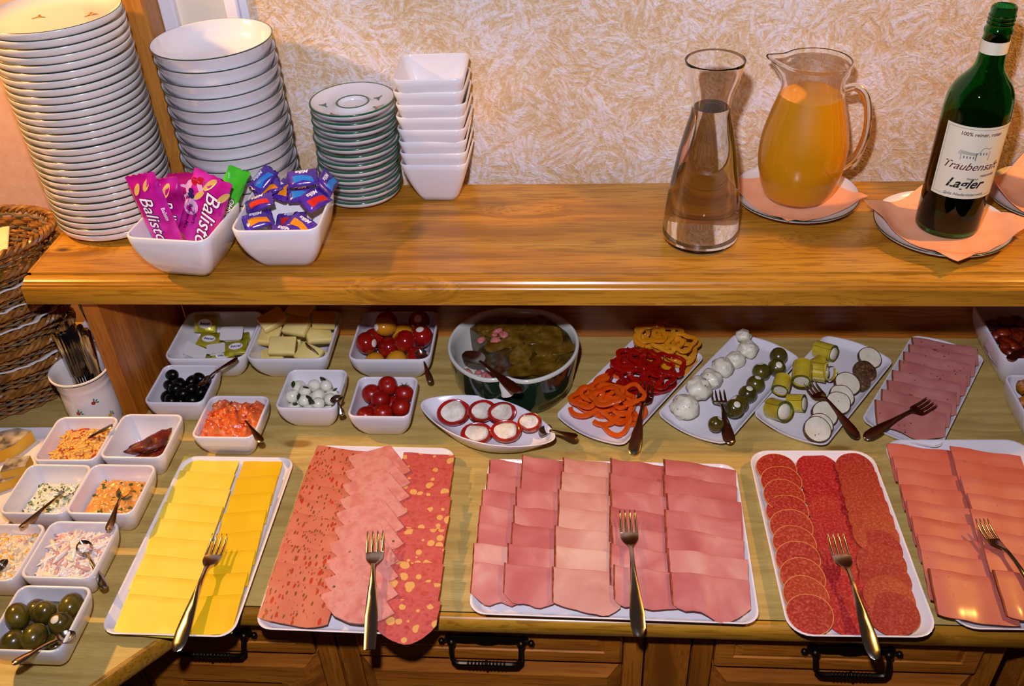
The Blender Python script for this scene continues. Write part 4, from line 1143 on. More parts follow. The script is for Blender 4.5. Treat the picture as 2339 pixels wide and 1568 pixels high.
def heap(name, key, z0, mats, label, cat, seed, bulge=.010, rough=.006, bits=0, bsize=.004, off=(0, 0), shrink=1.0, nmat=1, freq=60, long=1.0, tilt=0.0):
    """food that nobody could count, filling a bowl: lumpy surface with bits on it"""
    cx, cy = P_[key]
    n = 36
    zb = .0065
    mb = MB()
    def lim(z): return (inner(z) - .0008) * shrink
    S = lim(z0)
    def hz(u, v):
        x, y = u * S, v * S
        e = max(abs(u), abs(v))
        q = max(0, 1 - e ** 2.5)
        return z0 + bulge * q + rough * (nz(x * freq + seed, y * freq, seed) + .5 * nz(x * freq * 2.3, y * freq * 2.3 + seed)) * min(1, q * 2.2) + tilt * v * q - .002 * (1 - min(1, q * 4))
    g = []
    for j in range(n + 1):
        for i in range(n + 1):
            u, v = -1 + 2 * i / n, -1 + 2 * j / n
            # square grid with softened corners
            k = 1 - .05 * (u * v) ** 2
            g.append((off[0] + u * S * k, off[1] + v * S * k, hz(u, v)))
    fs = [(j * (n + 1) + i, j * (n + 1) + i + 1, (j + 1) * (n + 1) + i + 1, (j + 1) * (n + 1) + i) for j in range(n) for i in range(n)]
    mb.add(g, fs)
    rim = [i for i in range(n + 1)] + [j * (n + 1) + n for j in range(1, n + 1)] + [n * (n + 1) + i for i in range(n - 1, -1, -1)] + [j * (n + 1) for j in range(n - 1, 0, -1)]
    b = len(mb.v)
    kk = (inner(zb) - .002) / S * shrink
    mb.v.extend([(off[0] + (g[i][0] - off[0]) * kk, off[1] + (g[i][1] - off[1]) * kk, zb) for i in rim])
    m = len(rim)
    for q in range(m):
        r = (q + 1) % m
        mb.f.append([rim[q], b + q, b + r, rim[r]]); mb.m.append(0)
    mb.f.append([b + q for q in range(m)]); mb.m.append(0)
    rr = random.Random(seed)
    for q in range(bits):
        u, v = rr.uniform(-.88, .88), rr.uniform(-.88, .88)
        z = hz(u, v)
        s_ = bsize * rr.uniform(.5, 1.2)
        ro = Matrix.Rotation(rr.uniform(0, 6.3), 3, 'Z') @ Matrix.Rotation(rr.uniform(-.6, .6), 3, 'X')
        mb.ball((off[0] + u * S, off[1] + v * S, z + s_ * .10), s_, 6, 4, rr.randrange(1, nmat) if nmat > 1 else 0, (long * rr.uniform(.7, 1.3), .55, .42), .3, q, ro)
    return place(tag(obj(name, mb, [M[x] for x in mats], None, True, 70), label, cat, kind='stuff'), (cx, cy, ZC + .0003))
for nm, st, kw in (('orange_spread', [(.3, '#c2481e'), (.5, '#d8602a'), (.75, '#e68a4c')], {}), ('paste_orange', [(.3, '#d08030'), (.5, '#e0963e'), (.75, '#ecb060')], {}), ('curd_white', [(.3, '#e6e2c8'), (.7, '#f2efdc')], {}),
                   ('salad_cream', [(.3, '#e8cfa0'), (.7, '#f0e2c4')], {}), ('salad_orange', [(.3, '#e0a040'), (.7, '#efc068')], {}), ('mayo', [(.3, '#ead8cc'), (.7, '#f4ebe2')], {})):
    M[nm] = mottled(nm, st, 70, 4, .28, .5, 160, coat=.35, rand=False)
M['chive'] = plain('herb_green', '#46582a', .5)
M['herb_pale'] = plain('herb_pale_green', '#9aa86a', .5)
M['pepper_bit'] = plain('red_pepper_bit', '#b8402a', .35)
M['onion'] = plain('onion_pink', '#c9a0a0', .3, coat=.3)
M['radish'] = plain('sausage_pink', '#d9a89a', .35)
M['cream_bit'] = plain('cheese_cream_bit', '#f2e4c0', .35)
M['yellow_bit'] = plain('cheese_yellow_bit', '#f0b850', .35)
M['red_oil'] = plain('red_oil', '#a82c10', .25, coat=.4)
heap('vegetable_spread', 'spread', .046, ['orange_spread', 'red_oil', 'orange_spread', 'orange_spread', 'orange_spread'], 'orange-red spread heaped up in its bowl', 'spread', 3, .014, .014, 60, .0045, nmat=5, freq=75)
heap('vegetable_spread', 'paste', .036, ['paste_orange', 'chive', 'salad_orange', 'salad_orange'], 'orange paste with green bits in its bowl', 'spread', 5, .010, .006, 90, .0040, nmat=4, off=(.001, -.002), shrink=.93)
heap('curd_spread', 'herb', .031, ['curd_white', 'chive', 'curd_white', 'herb_pale', 'curd_white', 'cream_bit'], 'white curd with chopped chives in its bowl', 'spread', 8, .010, .006, 240, .0036, nmat=6, off=(.002, -.002), shrink=.90)
heap('cheese_salad', 'cheesesalad', .039, ['salad_orange', 'pepper_bit', 'yellow_bit', 'salad_orange', 'yellow_bit', 'salad_orange', 'salad_orange'], 'orange shredded cheese salad in its bowl', 'salad', 11, .014, .007, 300, .0042, nmat=7, off=(.004, -.003), shrink=.93, long=1.6)
heap('onion_salad', 'sausage', .040, ['mayo', 'onion', 'mayo', 'mayo', 'mayo', 'radish', 'cream_bit', 'mayo', 'mayo'], 'creamy pink and white onion salad in its bowl', 'salad', 14, .010, .007, 240, .0056, nmat=9, long=1.9, shrink=.96)
heap('vegetable_salad', 'salad', .042, ['salad_cream', 'radish', 'cream_bit', 'salad_cream', 'salad_cream', 'yellow_bit'], 'pale mixed vegetable salad at the counter edge', 'salad', 17, .010, .006, 220, .0048, nmat=6)

# ------------------------------------------------------------------ single pieces in the bowls
def piece(name, cat, label, group, me, loc, rot=(0, 0, 0), s=1.0):
    o = tag(obj(name, me, None), label, cat, group)
    place(o, loc, rot)
    o.scale = (s, s, s)
    return o
def ball_mesh(name, r, mats, n=18, m=12, sq=(1, 1, 1), jit=0.0, seed=0, extra=None):
    mb = MB().ball((0, 0, 0), r, n, m, 0, sq, jit, seed)
    if extra: extra(mb)
    return mesh_of(mb, name, mats, True, 70)
RR = random.Random(77)
# cherry tomatoes
M['tomato'] = mottled('cherry_tomato', [(.3, '#8c0c05'), (.7, '#a01608')], 20, 2, .32, coat=.12)
M['stem'] = plain('stem_green', '#33401c', .6)
def tom_dimple(mb): mb.xf(lambda x, y, z: (x, y, z - .0022 * max(0, 1 - math.hypot(x, y) / .007) ** 2 if z > 0 else z))
tm = ball_mesh('cherry_tomato', .0165, M['tomato'], 22, 14, (1, 1, .92), .03, 1, tom_dimple)
TOM = [(-0.3542, 1.1711, 0.9400), (-0.3128, 1.1804, 0.9440), (-0.2921, 1.1690, 0.9500), (-0.3271, 1.1434, 0.9480), (-0.2924, 1.1302, 0.9440), (-0.3538, 1.1225, 0.9340), (-0.3195, 1.1190, 0.9460), (-0.3494, 1.1510, 0.9260), (-0.3231, 1.1805, 0.9200)]
for i, p in enumerate(TOM):
    lab = 'cherry tomato with its dry green stem still on' if i == 2 else 'ripe red cherry tomato in the square bowl'
    o = piece('cherry_tomato', 'tomato', lab, 'cherry tomatoes', tm, p, (RR.uniform(-.6, .6), RR.uniform(-.6, .6), RR.uniform(0, 6)) if i != 2 else (-.25, .1, 0), RR.uniform(.93, 1.03))
    if i == 2:
        sb_ = MB()
        for k in range(5):
            a = k * 1.26
            sb_.tube([(0, 0, .013), (.004 * math.cos(a), .004 * math.sin(a), .0155), (.009 * math.cos(a), .009 * math.sin(a), .0175)], [.0009, .0007, .0003], 5)
        obj('stem', sb_, M['stem'], o)
# mozzarella
M['mozzarella'] = mottled('mozzarella', [(.3, '#e4dfc4'), (.7, '#efecd8')], 30, 2, .25, coat=.4, sss=.2)
M['basil'] = mottled('basil_leaf', [(.3, '#1c2a14'), (.7, '#2c3d1c')], 60, 2, .4)
mz = ball_mesh('mozzarella_ball', .0115, M['mozzarella'], 18, 12, (1, 1, .95), .05, 2, lambda mb: mb.xf(lambda x, y, z: (x, y, z + .004 * max(0, 1 - math.hypot(x, y) / .005) ** 1.5 if z > 0 else z)))
MZ = [(-0.4724, 1.1794, 0.9420), (-0.4244, 1.1752, 0.9480), (-0.4572, 1.1671, 0.9440), (-0.4805, 1.1515, 0.9400), (-0.4534, 1.1408, 0.9420), (-0.4307, 1.1529, 0.9460), (-0.4459, 1.1822, 0.9400), (-0.4107, 1.1567, 0.9440), (-0.4134, 1.1423, 0.9440), (-0.4271, 1.1324, 0.9440), (-0.4781, 1.1376, 0.9340), (-0.4448, 1.1281, 0.9400), (-0.4156, 1.1296, 0.9400), (-0.4476, 1.1646, 0.9320), (-0.4705, 1.1556, 0.9280), (-0.4376, 1.1840, 0.9300)]
for p in MZ: piece('mozzarella_ball', 'cheese', 'small white mozzarella ball in the square bowl', 'mozzarella balls', mz, p, (RR.uniform(-1.2, 1.2), RR.uniform(-1.2, 1.2), 0), RR.uniform(.9, 1.08))
lf = mesh_of(pad([(0, .009), (.0035, .005), (.0045, 0), (.003, -.005), (0, -.009), (-.003, -.005), (-.0045, 0), (-.0035, .005)], .0006, 2, (.05, .6, 1), .001, .001), 'basil_leaf', M['basil'], True, 70)
for p in ((-0.4796, 1.1754, 0.9500), (-0.4530, 1.1585, 0.9560), (-0.4416, 1.1368, 0.9540), (-0.4371, 1.1284, 0.9520), (-0.4671, 1.1331, 0.9400), (-0.4046, 1.1596, 0.9500), (-0.4319, 1.1819, 0.9480), (-0.4019, 1.1360, 0.9440), (-0.4625, 1.1465, 0.9520)):
    piece('basil_leaf', 'leaf', 'dark basil leaf among the mozzarella balls', 'basil leaves', lf, p, (RR.uniform(-.5, .5), RR.uniform(-.5, .5), RR.uniform(0, 6)), RR.uniform(.8, 1.2))
# black olives
M['black_olive'] = plain('black_olive', '#060505', .3, coat=.1, spec=.3)
bo_ = ball_mesh('black_olive', .0098, M['black_olive'], 14, 10, (1.2, .95, .95))
for p in ((-0.7008, 1.2042, 0.9400), (-0.6997, 1.1939, 0.9360), (-0.6643, 1.1965, 0.9400), (-0.7089, 1.1856, 0.9360), (-0.6785, 1.1847, 0.9400), (-0.6436, 1.1885, 0.9420), (-0.7042, 1.1583, 0.9360), (-0.6841, 1.1517, 0.9400), (-0.6653, 1.1552, 0.9420), (-0.6515, 1.1689, 0.9440), (-0.6465, 1.1512, 0.9400), (-0.6371, 1.1646, 0.9420), (-0.6764, 1.1639, 0.9460), (-0.6315, 1.1795, 0.9420), (-0.6593, 1.1513, 0.9340), (-0.7053, 1.1802, 0.9280), (-0.6656, 1.1773, 0.9300), (-0.6778, 1.1659, 0.9260), (-0.6490, 1.1719, 0.9280)):
    piece('black_olive', 'olive', 'shiny black olive in the square bowl', 'black olives', bo_, p, (RR.uniform(-.4, .4), RR.uniform(-.4, .4), RR.uniform(0, 6)), RR.uniform(.92, 1.08))
# green olives, stuffed
M['green_olive'] = mottled('green_olive', [(.3, '#3a320c'), (.55, '#52470f'), (.75, '#6a5c18')], 45, 2, .25, coat=.25)
M['stuffing'] = mottled('white_stuffing', [(.3, '#d9d0b8'), (.7, '#ece6d4')], 200, 3, .4, .3, 500)
def green_olive(r, mt='green_olive', sq=(1, 1, 1.25)):
    def cut(mb): mb.xf(lambda x, y, z: (x, y, min(z, r * sq[2] * .90)))
    me = ball_mesh('stuffed_olive', r, [M[mt]], 18, 12, sq, 0, 0, cut)
    st = MB().lathe([(r * .34, r * sq[2] * .84), (r * .36, r * sq[2] * .905), (r * .22, r * sq[2] * .97), (0.0002, r * sq[2] * .99)], 14, cap0=True, cap1=True)
    return me, mesh_of(st, 'stuffing', M['stuffing'], True, 70)
gom, gos = green_olive(.0148, sq=(1, 1, 1.2))
def stuffed(p, d, label, group, me=None, st=None, s=1.0):
    o = tag(obj('stuffed_olive', me or gom, None), label, 'olive', group)
    o.rotation_euler = Vector(d).to_track_quat('Z', 'Y').to_euler()
    o.location = p
    o.scale = (s, s, s)
    obj('stuffing', st or gos, None, o)
GO = [((-0.7067, 0.7462, 0.9420), (.5, -.7, .5)), ((-0.6675, 0.7328, 0.9420), (0, -.9, .1)), ((-0.7257, 0.7186, 0.9400), (-.3, .8, .3)), ((-0.6884, 0.7107, 0.9460), (-.5, .2, -.8)), ((-0.6639, 0.7017, 0.9420), (-.1, -.3, .9)),
      ((-0.7152, 0.6803, 0.9420), (.6, .6, .2)), ((-0.6870, 0.6793, 0.9420), (.2, .9, .1)), ((-0.6644, 0.6738, 0.9400), (.5, -.5, -.5)), ((-0.6897, 0.7374, 0.9340), (.3, .9, .2)), ((-0.7112, 0.7082, 0.9300), (.6, .2, -.3))]
for i, (p, d) in enumerate(GO): stuffed(p, d, 'large stuffed green olive lying in brine', 'green olives in brine')
M['brine'] = plain('olive_brine', '#c9c6a0', .05, trans=.85, ior=1.33)
br = MB(); zz = .034
q = inner(zz) - .0006; q0 = inner(.008) - .001
br.loft([[(x, y, .008) for x, y in rrect(2 * q0, 2 * q0, .006, 4)], [(x, y, zz) for x, y in rrect(2 * q, 2 * q, .008, 4)]], True, True)
place(tag(obj('olive_brine', br, M['brine']), 'clear brine around the green olives', 'brine', kind='stuff'), (P_['olive'][0], P_['olive'][1], ZC + .0003))
# dried tomatoes
M['dried'] = mottled('dried_tomato', [(.3, '#3c0a04'), (.55, '#681408'), (.75, '#842410')], 50, 4, .45, .8, 120, coat=.08)
for k, (p, L, w, rz, rx) in enumerate((((-.700, 1.030, ZC + .018), .025, .012, .7, 0), ((-.674, 1.034, ZC + .018), .026, .012, .9, 0), ((-.694, 1.054, ZC + .032), .029, .012, .75, 0), ((-.675, 1.048, ZC + .038), .031, .015, .85, 0))):
    mb = MB().ball((0, 0, 0), 1, 20, 14, 0, (L, w, .0075), .30, k + 1)
    mb.xf(lambda x, y, z: (x, y + .006 * (x / L) ** 2, z + .003 * nz(x * 90, y * 40, k)))
    place(tag(obj('dried_tomato', mb, M['dried'], None, True, 80), 'wrinkled dark red dried tomato in the square bowl', 'tomato', 'dried tomatoes'), p, (rx, 0, rz))
# stuffed peppers
M['pepper_red'] = mottled('pickled_pepper_red', [(.3, '#7c0a08'), (.7, '#a01810')], 25, 2, .15, coat=.6)
M['pepper_yellow'] = mottled('pickled_pepper_yellow', [(.3, '#c07a12'), (.7, '#d99a28')], 25, 2, .15, coat=.6)
prm, prs = green_olive(.0195, 'pepper_red', (1, 1, .95))
pym, pys = green_olive(.0185, 'pepper_yellow', (1, .9, 1.1))
PR = [((-0.3841, 1.3184, 0.9460), (-.3, .8, .3)), ((-0.3772, 1.2804, 0.9440), (.8, -.3, .2)), ((-0.3485, 1.2859, 0.9400), (.2, .5, -.5)), ((-0.3135, 1.2881, 0.9520), (.2, .4, -.8)), ((-0.2856, 1.3165, 0.9480), (-.1, -.1, .9)), ((-0.2885, 1.2667, 0.9400), (.4, .8, .1)), ((-0.3455, 1.3485, 0.9560), (.1, .8, .3)), ((-0.2985, 1.3543, 0.9520), (.0, -.5, .7))]
for p, d in PR: stuffed(p, d, 'round red stuffed pepper in the square bowl', 'stuffed red peppers', prm, prs)
PY = [((-0.3551, 1.3263, 0.9500), (-.6, -.5, .3)), ((-0.3238, 1.2689, 0.9360), (.2, .8, .1)), ((-0.3676, 1.2687, 0.9300), (.2, .8, .1)), ((-0.3247, 1.3398, 0.9460), (.3, .8, .3))]
for p, d in PY: stuffed(p, d, 'yellow stuffed pepper in the square bowl', 'stuffed yellow peppers', pym, pys)
for o in list(COL.objects):
    if o.name.startswith('stuffed_olive') and o.get('group') in ('stuffed red peppers', 'stuffed yellow peppers'):
        o.name = 'stuffed_pepper'; o['category'] = 'pepper'
# butter
M['butter'] = mottled('butter', [(.3, '#e8cf74'), (.7, '#f0dc8c')], 20, 2, .4, .1, 150, sss=.2)
def block(w, d, h, seed):
    mb = MB().box(-w / 2, w / 2, -d / 2, d / 2, 0, h, 0, .0016)
    return mb.xf(lambda x, y, z: (x + .0014 * nz(y * 60 + seed, z * 60), y + .0014 * nz(x * 60, z * 60 + seed), z + .0012 * nz(x * 60 + seed, y * 60)))
bts = variants(3, lambda i: block(.040 + .003 * i, .034, .015 - .001 * i, i * 3.3), 'butter_piece', M['butter'])
BUT = [((-0.5674, 1.2989, 0.9440), (.3, -.5, 1.5)), ((-0.5333, 1.2913, 0.9500), (.75, .1, .05)), ((-0.5057, 1.3066, 0.9580), (.45, -.1, -.25)), ((-0.4605, 1.3070, 0.9560), (.5, .5, .5)), ((-0.4855, 1.2793, 0.9460), (.6, .2, -.4)), ((-0.5247, 1.2768, 0.9340), (.6, 0, .1)),
       ((-0.5501, 1.2790, 0.9360), (.5, -.3, .2)), ((-0.5423, 1.3294, 0.9680), (.5, -.4, .6)), ((-0.4987, 1.3426, 0.9760), (.3, .1, -.3)), ((-0.4602, 1.3340, 0.9660), (.3, .3, .2)), ((-0.4644, 1.2848, 0.9400), (.4, .4, -.3)), ((-0.5287, 1.3360, 0.9300), (0, 0, .4)), ((-0.4941, 1.3412, 0.9460), (.1, 0, .2)), ((-0.5481, 1.3384, 0.9380), (.1, 0, .3))]
for p, r in BUT: piece('butter_piece', 'butter', 'cut piece of pale butter in the heaped bowl', 'butter pieces', bts[RR.randrange(3)], p, r, 1.0)
# margarine portions
M['foil'] = mottled('margarine_foil', [(.3, '#8f8a12'), (.5, '#b3a81e'), (.75, '#cfc65a')], 60, 3, .3, .3, 120, metal=.3)
M['cup_white'] = plain('portion_cup_white', '#e6e2dc', .3)
M['blue_print'] = plain('blue_print', '#22305c', .4)
def portion(p, rot, label, txt=True):
    t = thing('margarine_portion', label, 'margarine', group='wrapped margarine portions')
    mb = MB().box(-.020, .020, -.0165, .0165, 0, .009, 0, .0022)
    obj('foil', mb, M['foil'], t, True, 40)
    if txt:
        obj('label_disc', MB().disc((0, 0), .0085, .0094, 20, 0, .0125), M['white_print'], t, False)
        vs, fs = text_mesh('becel', .0085, .2, .0002)
        lb = MB(); lb.add([(v.x, v.y, .0098) for v in vs], fs)
        obj('lettering', lb, M['blue_print'], t, False)
    place(t, p, rot)
for k, (p, r) in enumerate((((-0.6772, 1.3242, 0.9300), (.2, .1, -.1)), ((-0.6734, 1.2932, 0.9240), (.15, 0, .1)), ((-0.6424, 1.2884, 0.9260), (.2, .05, .12)), ((-0.6207, 1.3026, 0.9280), (.2, 0, .2)), ((-0.6581, 1.3244, 0.9180), (.1, 0, .0)), ((-0.6924, 1.3535, 0.9340), (.9, .1, .1)), ((-0.6715, 1.3549, 0.9200), (.1, 0, .1)), ((-0.6150, 1.3433, 0.9240), (.2, -.1, .3)))):
    portion(p, r, 'yellow-green foil margarine portion in the bowl' if k != 5 else 'margarine portion standing up against the back of the bowl', k in (0, 2, 3, 5))
def cup(p, rot, s=1.0):
    mb = MB(); rings = []
    for w, d, z in ((.030, .022, 0), (.034, .026, .010), (.040, .032, .0105), (.040, .032, .0120)): rings.append([(x * s, y * s, z * s) for x, y in rrect(w, d, .004, 3)])
    mb.loft(rings, True, True)
    place(tag(obj('portion_cup', mb, M['cup_white']), 'small white plastic portion cup among the margarine foils', 'portion cup', 'white portion cups'), p, rot)
cup((-0.6247, 1.3193, 0.9400), (.35, .1, .15))
cup((-0.7070, 1.2876, 0.9360), (.2, 1.15, .15))
cup((-0.6548, 1.2945, 0.9360), (.1, .1, .3), .8)

# ------------------------------------------------------------------ pate dish
M['glaze_green'] = plain('green_glaze', '#0f2a1a', .15, coat=.6)
M['glaze_white'] = plain('white_glaze_inside', '#cfd0c2', .18, coat=.5)
DC = (-.118, 1.249)
def apple(k=1.0, n=72):
    pts = []
    for i in range(n):
        a = 2 * PI * i / n
        d1 = abs((a - 1.5 * PI + PI) % (2 * PI) - PI); d2 = abs((a - .5 * PI + PI) % (2 * PI) - PI)
        r = .105 * (1 + .05 * abs(math.cos(a)) - .10 * math.exp(-(d1 / .22) ** 2) - .05 * math.exp(-(d2 / .3) ** 2))
        pts.append((r * k * math.cos(a), r * k * math.sin(a)))
    return pts
dish = thing('pate_dish', 'dark green apple-shaped dish with white inside, filled with brown pate', 'dish', (DC[0], DC[1], ZC + .0003), -.06)
rings = []
for k, z in ((.80, .0015), (.82, 0), (.86, .002), (.93, .030), (.985, .070), (.995, .080)): rings.append([(x, y, z) for x, y in apple(k)])
obj('outer_shell', MB().loft(rings, True, False), M['glaze_green'], dish, True, 60)
rings = []
for k, z in ((.995, .080), (1.0, .0835), (.99, .0860), (.965, .0865), (.945, .0845), (.93, .070), (.89, .030), (.84, .010), (.78, .0085)): rings.append([(x, y, z) for x, y in apple(k)])
obj('inner_shell', MB().loft(rings, False, True), M['glaze_white'], dish, True, 60)
st_ = MB().tube([(0, -.091, .082), (.001, -.104, .080), (.003, -.110, .072), (.004, -.110, .064)], [.010, .011, .009, .010], 10, flat=.6)
obj('stem_lug', st_, M['glaze_white'], dish)
M['pate'] = mottled('pate_aspic', [(.3, '#2c1e08'), (.5, '#4a3610'), (.75, '#6a5420')], 40, 4, .2, .3, 120, coat=.5)
M['pate_slice'] = mottled('pate_mushroom', [(.3, '#4a3208'), (.55, '#6a5012'), (.8, '#957838')], 50, 4, .22, .3, 140, coat=.5)
M['pate_pink'] = mottled('pate_crumb', [(.3, '#a8524a'), (.7, '#c9786c')], 150, 4, .6, .6, 300)
pts = []
for x, y in apple(.915):
    # scooped-out corner at the front left side
    k = -x * .72 - y * .70
    if k > .022:
        f = (k - .022)
        x, y = x + f * .72, y + f * .70
    pts.append((x, y))
pb = pad(pts, .060, 3, (.03, .3, .6, .85, .96, 1.0), .004, .006)
pt = thing('pate', 'brown glazed pate with overlapping mushroom slices, partly eaten', 'pate', (DC[0], DC[1], ZC + .011), -.06)
obj('pate_body', pb, M['pate'], pt, True, 60)
rr = random.Random(9)
SL = [(-.01, .055, .5), (.03, .062, 1.2), (.062, .035, 2), (.075, .0, .2), (.055, -.03, 1.0), (.028, -.055, .4), (.0, .02, .7), (.035, .025, .1), (.015, -.02, 1.4), (-.03, .04, .2), (-.025, .01, .9), (.05, .005, 1.8), (.06, -.055, .3), (-.045, .062, .6)]
for i, (x, y, a) in enumerate(SL):
    m_ = pad(blob(.024, i * 1.7, 20, .15, 1.25, .72), .0028, i, (.05, .5, .85, 1.0), .0012, .0006)
    place(obj('mushroom_slice', m_, M['pate_slice'], pt, True, 60), (x, y, .0640 + rr.uniform(-.0005, .002)), (rr.uniform(-.06, .06), rr.uniform(-.06, .06), a))
for i in range(16):
    a = rr.uniform(0, 1)
    x, y = -.075 + a * .055 + rr.uniform(-.012, .012), .045 - a * .02 - rr.uniform(0, .07) * (1 - a * .5)
    on = (-x * .72 - y * .70) < .02
    m_ = MB().ball((0, 0, 0), rr.uniform(.004, .009), 9, 6, 0, (1.3, 1, .6), .5, i)
    place(tag(obj('pate_crumb', m_, M['pate_pink'], None, True, 80), 'pink pate crumb left in the green dish', 'crumb', 'pate crumbs'), (DC[0] + x, DC[1] + y, ZC + (.079 if on else .016)), (0, 0, rr.uniform(0, 6)))
cutlery('spoon', (-0.0979, 1.0931, 1.0100), (-0.2002, 1.2567, 0.9580), 'spoon resting on the rim of the green pate dish', k=1.35)

# ------------------------------------------------------------------ pointed oval bowl with stuffed pepper halves
OC = (-.153, 1.105); OA = -.36
def lens(a, b, n=48): return [(a * math.copysign(abs(math.cos(t)) ** 1.0, math.cos(t)), b * math.sin(t) * (1 - .28 * abs(math.cos(t)) ** 2)) for t in [2 * PI * i / n for i in range(n)]]
rings = []
for a, b, z in ((.052, .022, .0012), (.050, .020, 0), (.058, .025, .0006), (.082, .039, .012), (.104, .048, .030), (.116, .0530, .0405), (.1165, .0530, .0415), (.115, .0515, .042), (.112, .0495, .0405), (.100, .044, .028), (.078, .035, .013), (.052, .024, .0055)):
    rings.append([(x, y, z) for x, y in lens(a, b)])
place(tag(obj('oval_bowl', MB().loft(rings, True, True), M['porcelain'], None, True, 50), 'pointed oval white bowl of halved red peppers with filling', 'bowl'), (OC[0], OC[1], ZC + .0003), OA)
M['half_red'] = mottled('stuffed_half_red', [(.3, '#8c120a'), (.7, '#b5241a')], 30, 2, .2, coat=.5)
M['curd_fill'] = mottled('curd_filling', [(.3, '#d8cdb4'), (.7, '#ece4d0')], 110, 4, .45, .8, 220)
HP = [((-0.2070, 1.1369, 0.9300), .028, .023, (.45, 0, .35)), ((-0.1655, 1.1373, 0.9340), .026, .018, (.85, .2, .5)), ((-0.1279, 1.1262, 0.9340), .025, .017, (.9, .2, .4)), ((-0.1689, 1.0958, 0.9300), .026, .019, (.35, 0, .1)), ((-0.1256, 1.0915, 0.9300), .025, .019, (.35, 0, 0)), ((-0.0859, 1.0973, 0.9300), .020, .016, (.35, -.2, -.3))]
for i, (p, a, b, r) in enumerate(HP):
    t = thing('stuffed_pepper_half', 'halved red pepper with curd filling, %s' % ['', 'tilted beside the largest one', 'tilted below the green dish stem', 'lying flat along the front of the oval bowl', 'lying flat in the middle front of the oval bowl', 'under the spoon'][i] if i else 'largest halved red pepper, cut face up at the oval bowl tip', 'pepper', group='stuffed pepper halves')
    n = 22; rings = []
    for k, z in ((.25, -.014), (.62, -.0115), (.92, -.005), (1.0, .002), (.95, .0055), (.82, .0050), (.68, .0005)):
        rings.append([(a * k * math.cos(2 * PI * j / n) * (1 + .05 * nz(j * .8, i)), b * k * math.sin(2 * PI * j / n), z + .001 * nz(j * .5, i * 3)) for j in range(n)])
    obj('pepper_skin', MB().loft(rings, True, True), M['half_red'], t, True, 60)
    obj('curd_filling', pad(blob(1, i * 2.2, 24, .16, a * .72, b * .72), .0045, i, (.04, .2, .4, .6, .8, 1.0), .0070, .0030), M['curd_fill'], t, True, 70).location = (0, 0, .0005)
    place(t, p, r)
cutlery('spoon', (-0.0100, 1.0624, 0.9460), (-0.0689, 1.0880, 0.9360), 'spoon resting in the pointed oval bowl', k=1.1)

# ------------------------------------------------------------------ sliced bell peppers
def ring_strip(R, w, t, seed, arc=2 * PI, lobes=3):
    n = 30; rings = []
    full = arc > 6.2
    rr = random.Random(seed)
    ph = rr.uniform(0, 6)
    for i in range(n if full else n + 1):
        a = arc * i / n + ph
        r = R * (1 + .13 * math.cos(lobes * a + seed) + .06 * nz(math.cos(a) * 1.5 + seed, math.sin(a) * 1.5))
        zz = .0016 * nz(math.cos(a) * 1.2, math.sin(a) * 1.2, seed * 1.3)
        c, s = math.cos(a), math.sin(a)
        rings.append([((r - t / 2) * c, (r - t / 2) * s, zz + w * .4), ((r) * c, (r) * s, zz + w * .5), ((r + t / 2) * c, (r + t / 2) * s, zz + w * .35), ((r + t / 2) * c, (r + t / 2) * s, zz - w * .35), (r * c, r * s, zz - w * .5), ((r - t / 2) * c, (r - t / 2) * s, zz - w * .4)])
    if full:
        rings.append(rings[0])
        return MB().loft(rings)
    return MB().loft(rings, True, True)
for nm, st in (('pep_orange', [(.3, '#e0480a'), (.7, '#ee6414')]), ('pep_red', [(.3, '#8f0a06'), (.7, '#b0160c')]), ('pep_yellow', [(.3, '#d9860e'), (.7, '#e8a026')])):
    M[nm] = mottled(nm, st, 30, 2, .18, coat=.5, sss=.15)
PEP = [('pep_yellow', 'yellow', [(0.1067, 1.3614), (0.1298, 1.3551), (0.1518, 1.3362), (0.1356, 1.3234), (0.1610, 1.3050), (0.1132, 1.3358), (0.1738, 1.3238), (0.1461, 1.3683), (0.1196, 1.3108), (0.1521, 1.2867), (0.1667, 1.2808), (0.1309, 1.3747), (0.1794, 1.2991)]),
       ('pep_red', 'red', [(0.0657, 1.2978), (0.0888, 1.3042), (0.1104, 1.2801), (0.0801, 1.2737), (0.0572, 1.2615), (0.1015, 1.2503), (0.1242, 1.2589), (0.0860, 1.2327), (0.1114, 1.2274), (0.1388, 1.2544), (0.0716, 1.2441), (0.1221, 1.2218), (0.0994, 1.2860)]),
       ('pep_orange', 'orange', [(0.0048, 1.1920), (0.0268, 1.2147), (0.0483, 1.1927), (0.0622, 1.1710), (0.0120, 1.1648), (0.0333, 1.1544), (0.0542, 1.1389), (-0.0024, 1.1754), (0.0686, 1.1497), (0.0193, 1.1867), (0.0443, 1.1707), (0.0766, 1.1767), (0.0633, 1.2096)])]
for q, (mt, cn, ps) in enumerate(PEP):
    vs_ = [mesh_of(ring_strip(.021 + .002 * i, .0052, .0080, i * 1.7 + q * 3, (2 * PI, 2 * PI, 4.4, 3.4)[i], (3, 4, 3, 2)[i]), 'pepper_ring', M[mt], True, 60) for i in range(4)]
    ps = ps + [((p[0] + r_[0]) / 2, (p[1] + r_[1]) / 2) for p, r_ in zip(ps, ps[3:])]
    for i, p in enumerate(ps):
        z = ZC + .014 + (i % 4) * .0085 + (q == 1) * .004
        piece('pepper_ring', 'pepper', cn + ' bell pepper ring on the oblong platter', cn + ' bell pepper rings', vs_[(i * 3) % 4], (p[0], min(p[1], 1.341), z), (RR.uniform(-.14, .14), RR.uniform(-.14, .14), RR.uniform(0, 6)), RR.uniform(.85, 1.08))
cutlery('fork', (0.0762, 1.0612, 0.9120), (0.1032, 1.1989, 0.9380), 'serving fork stuck in the sliced peppers')

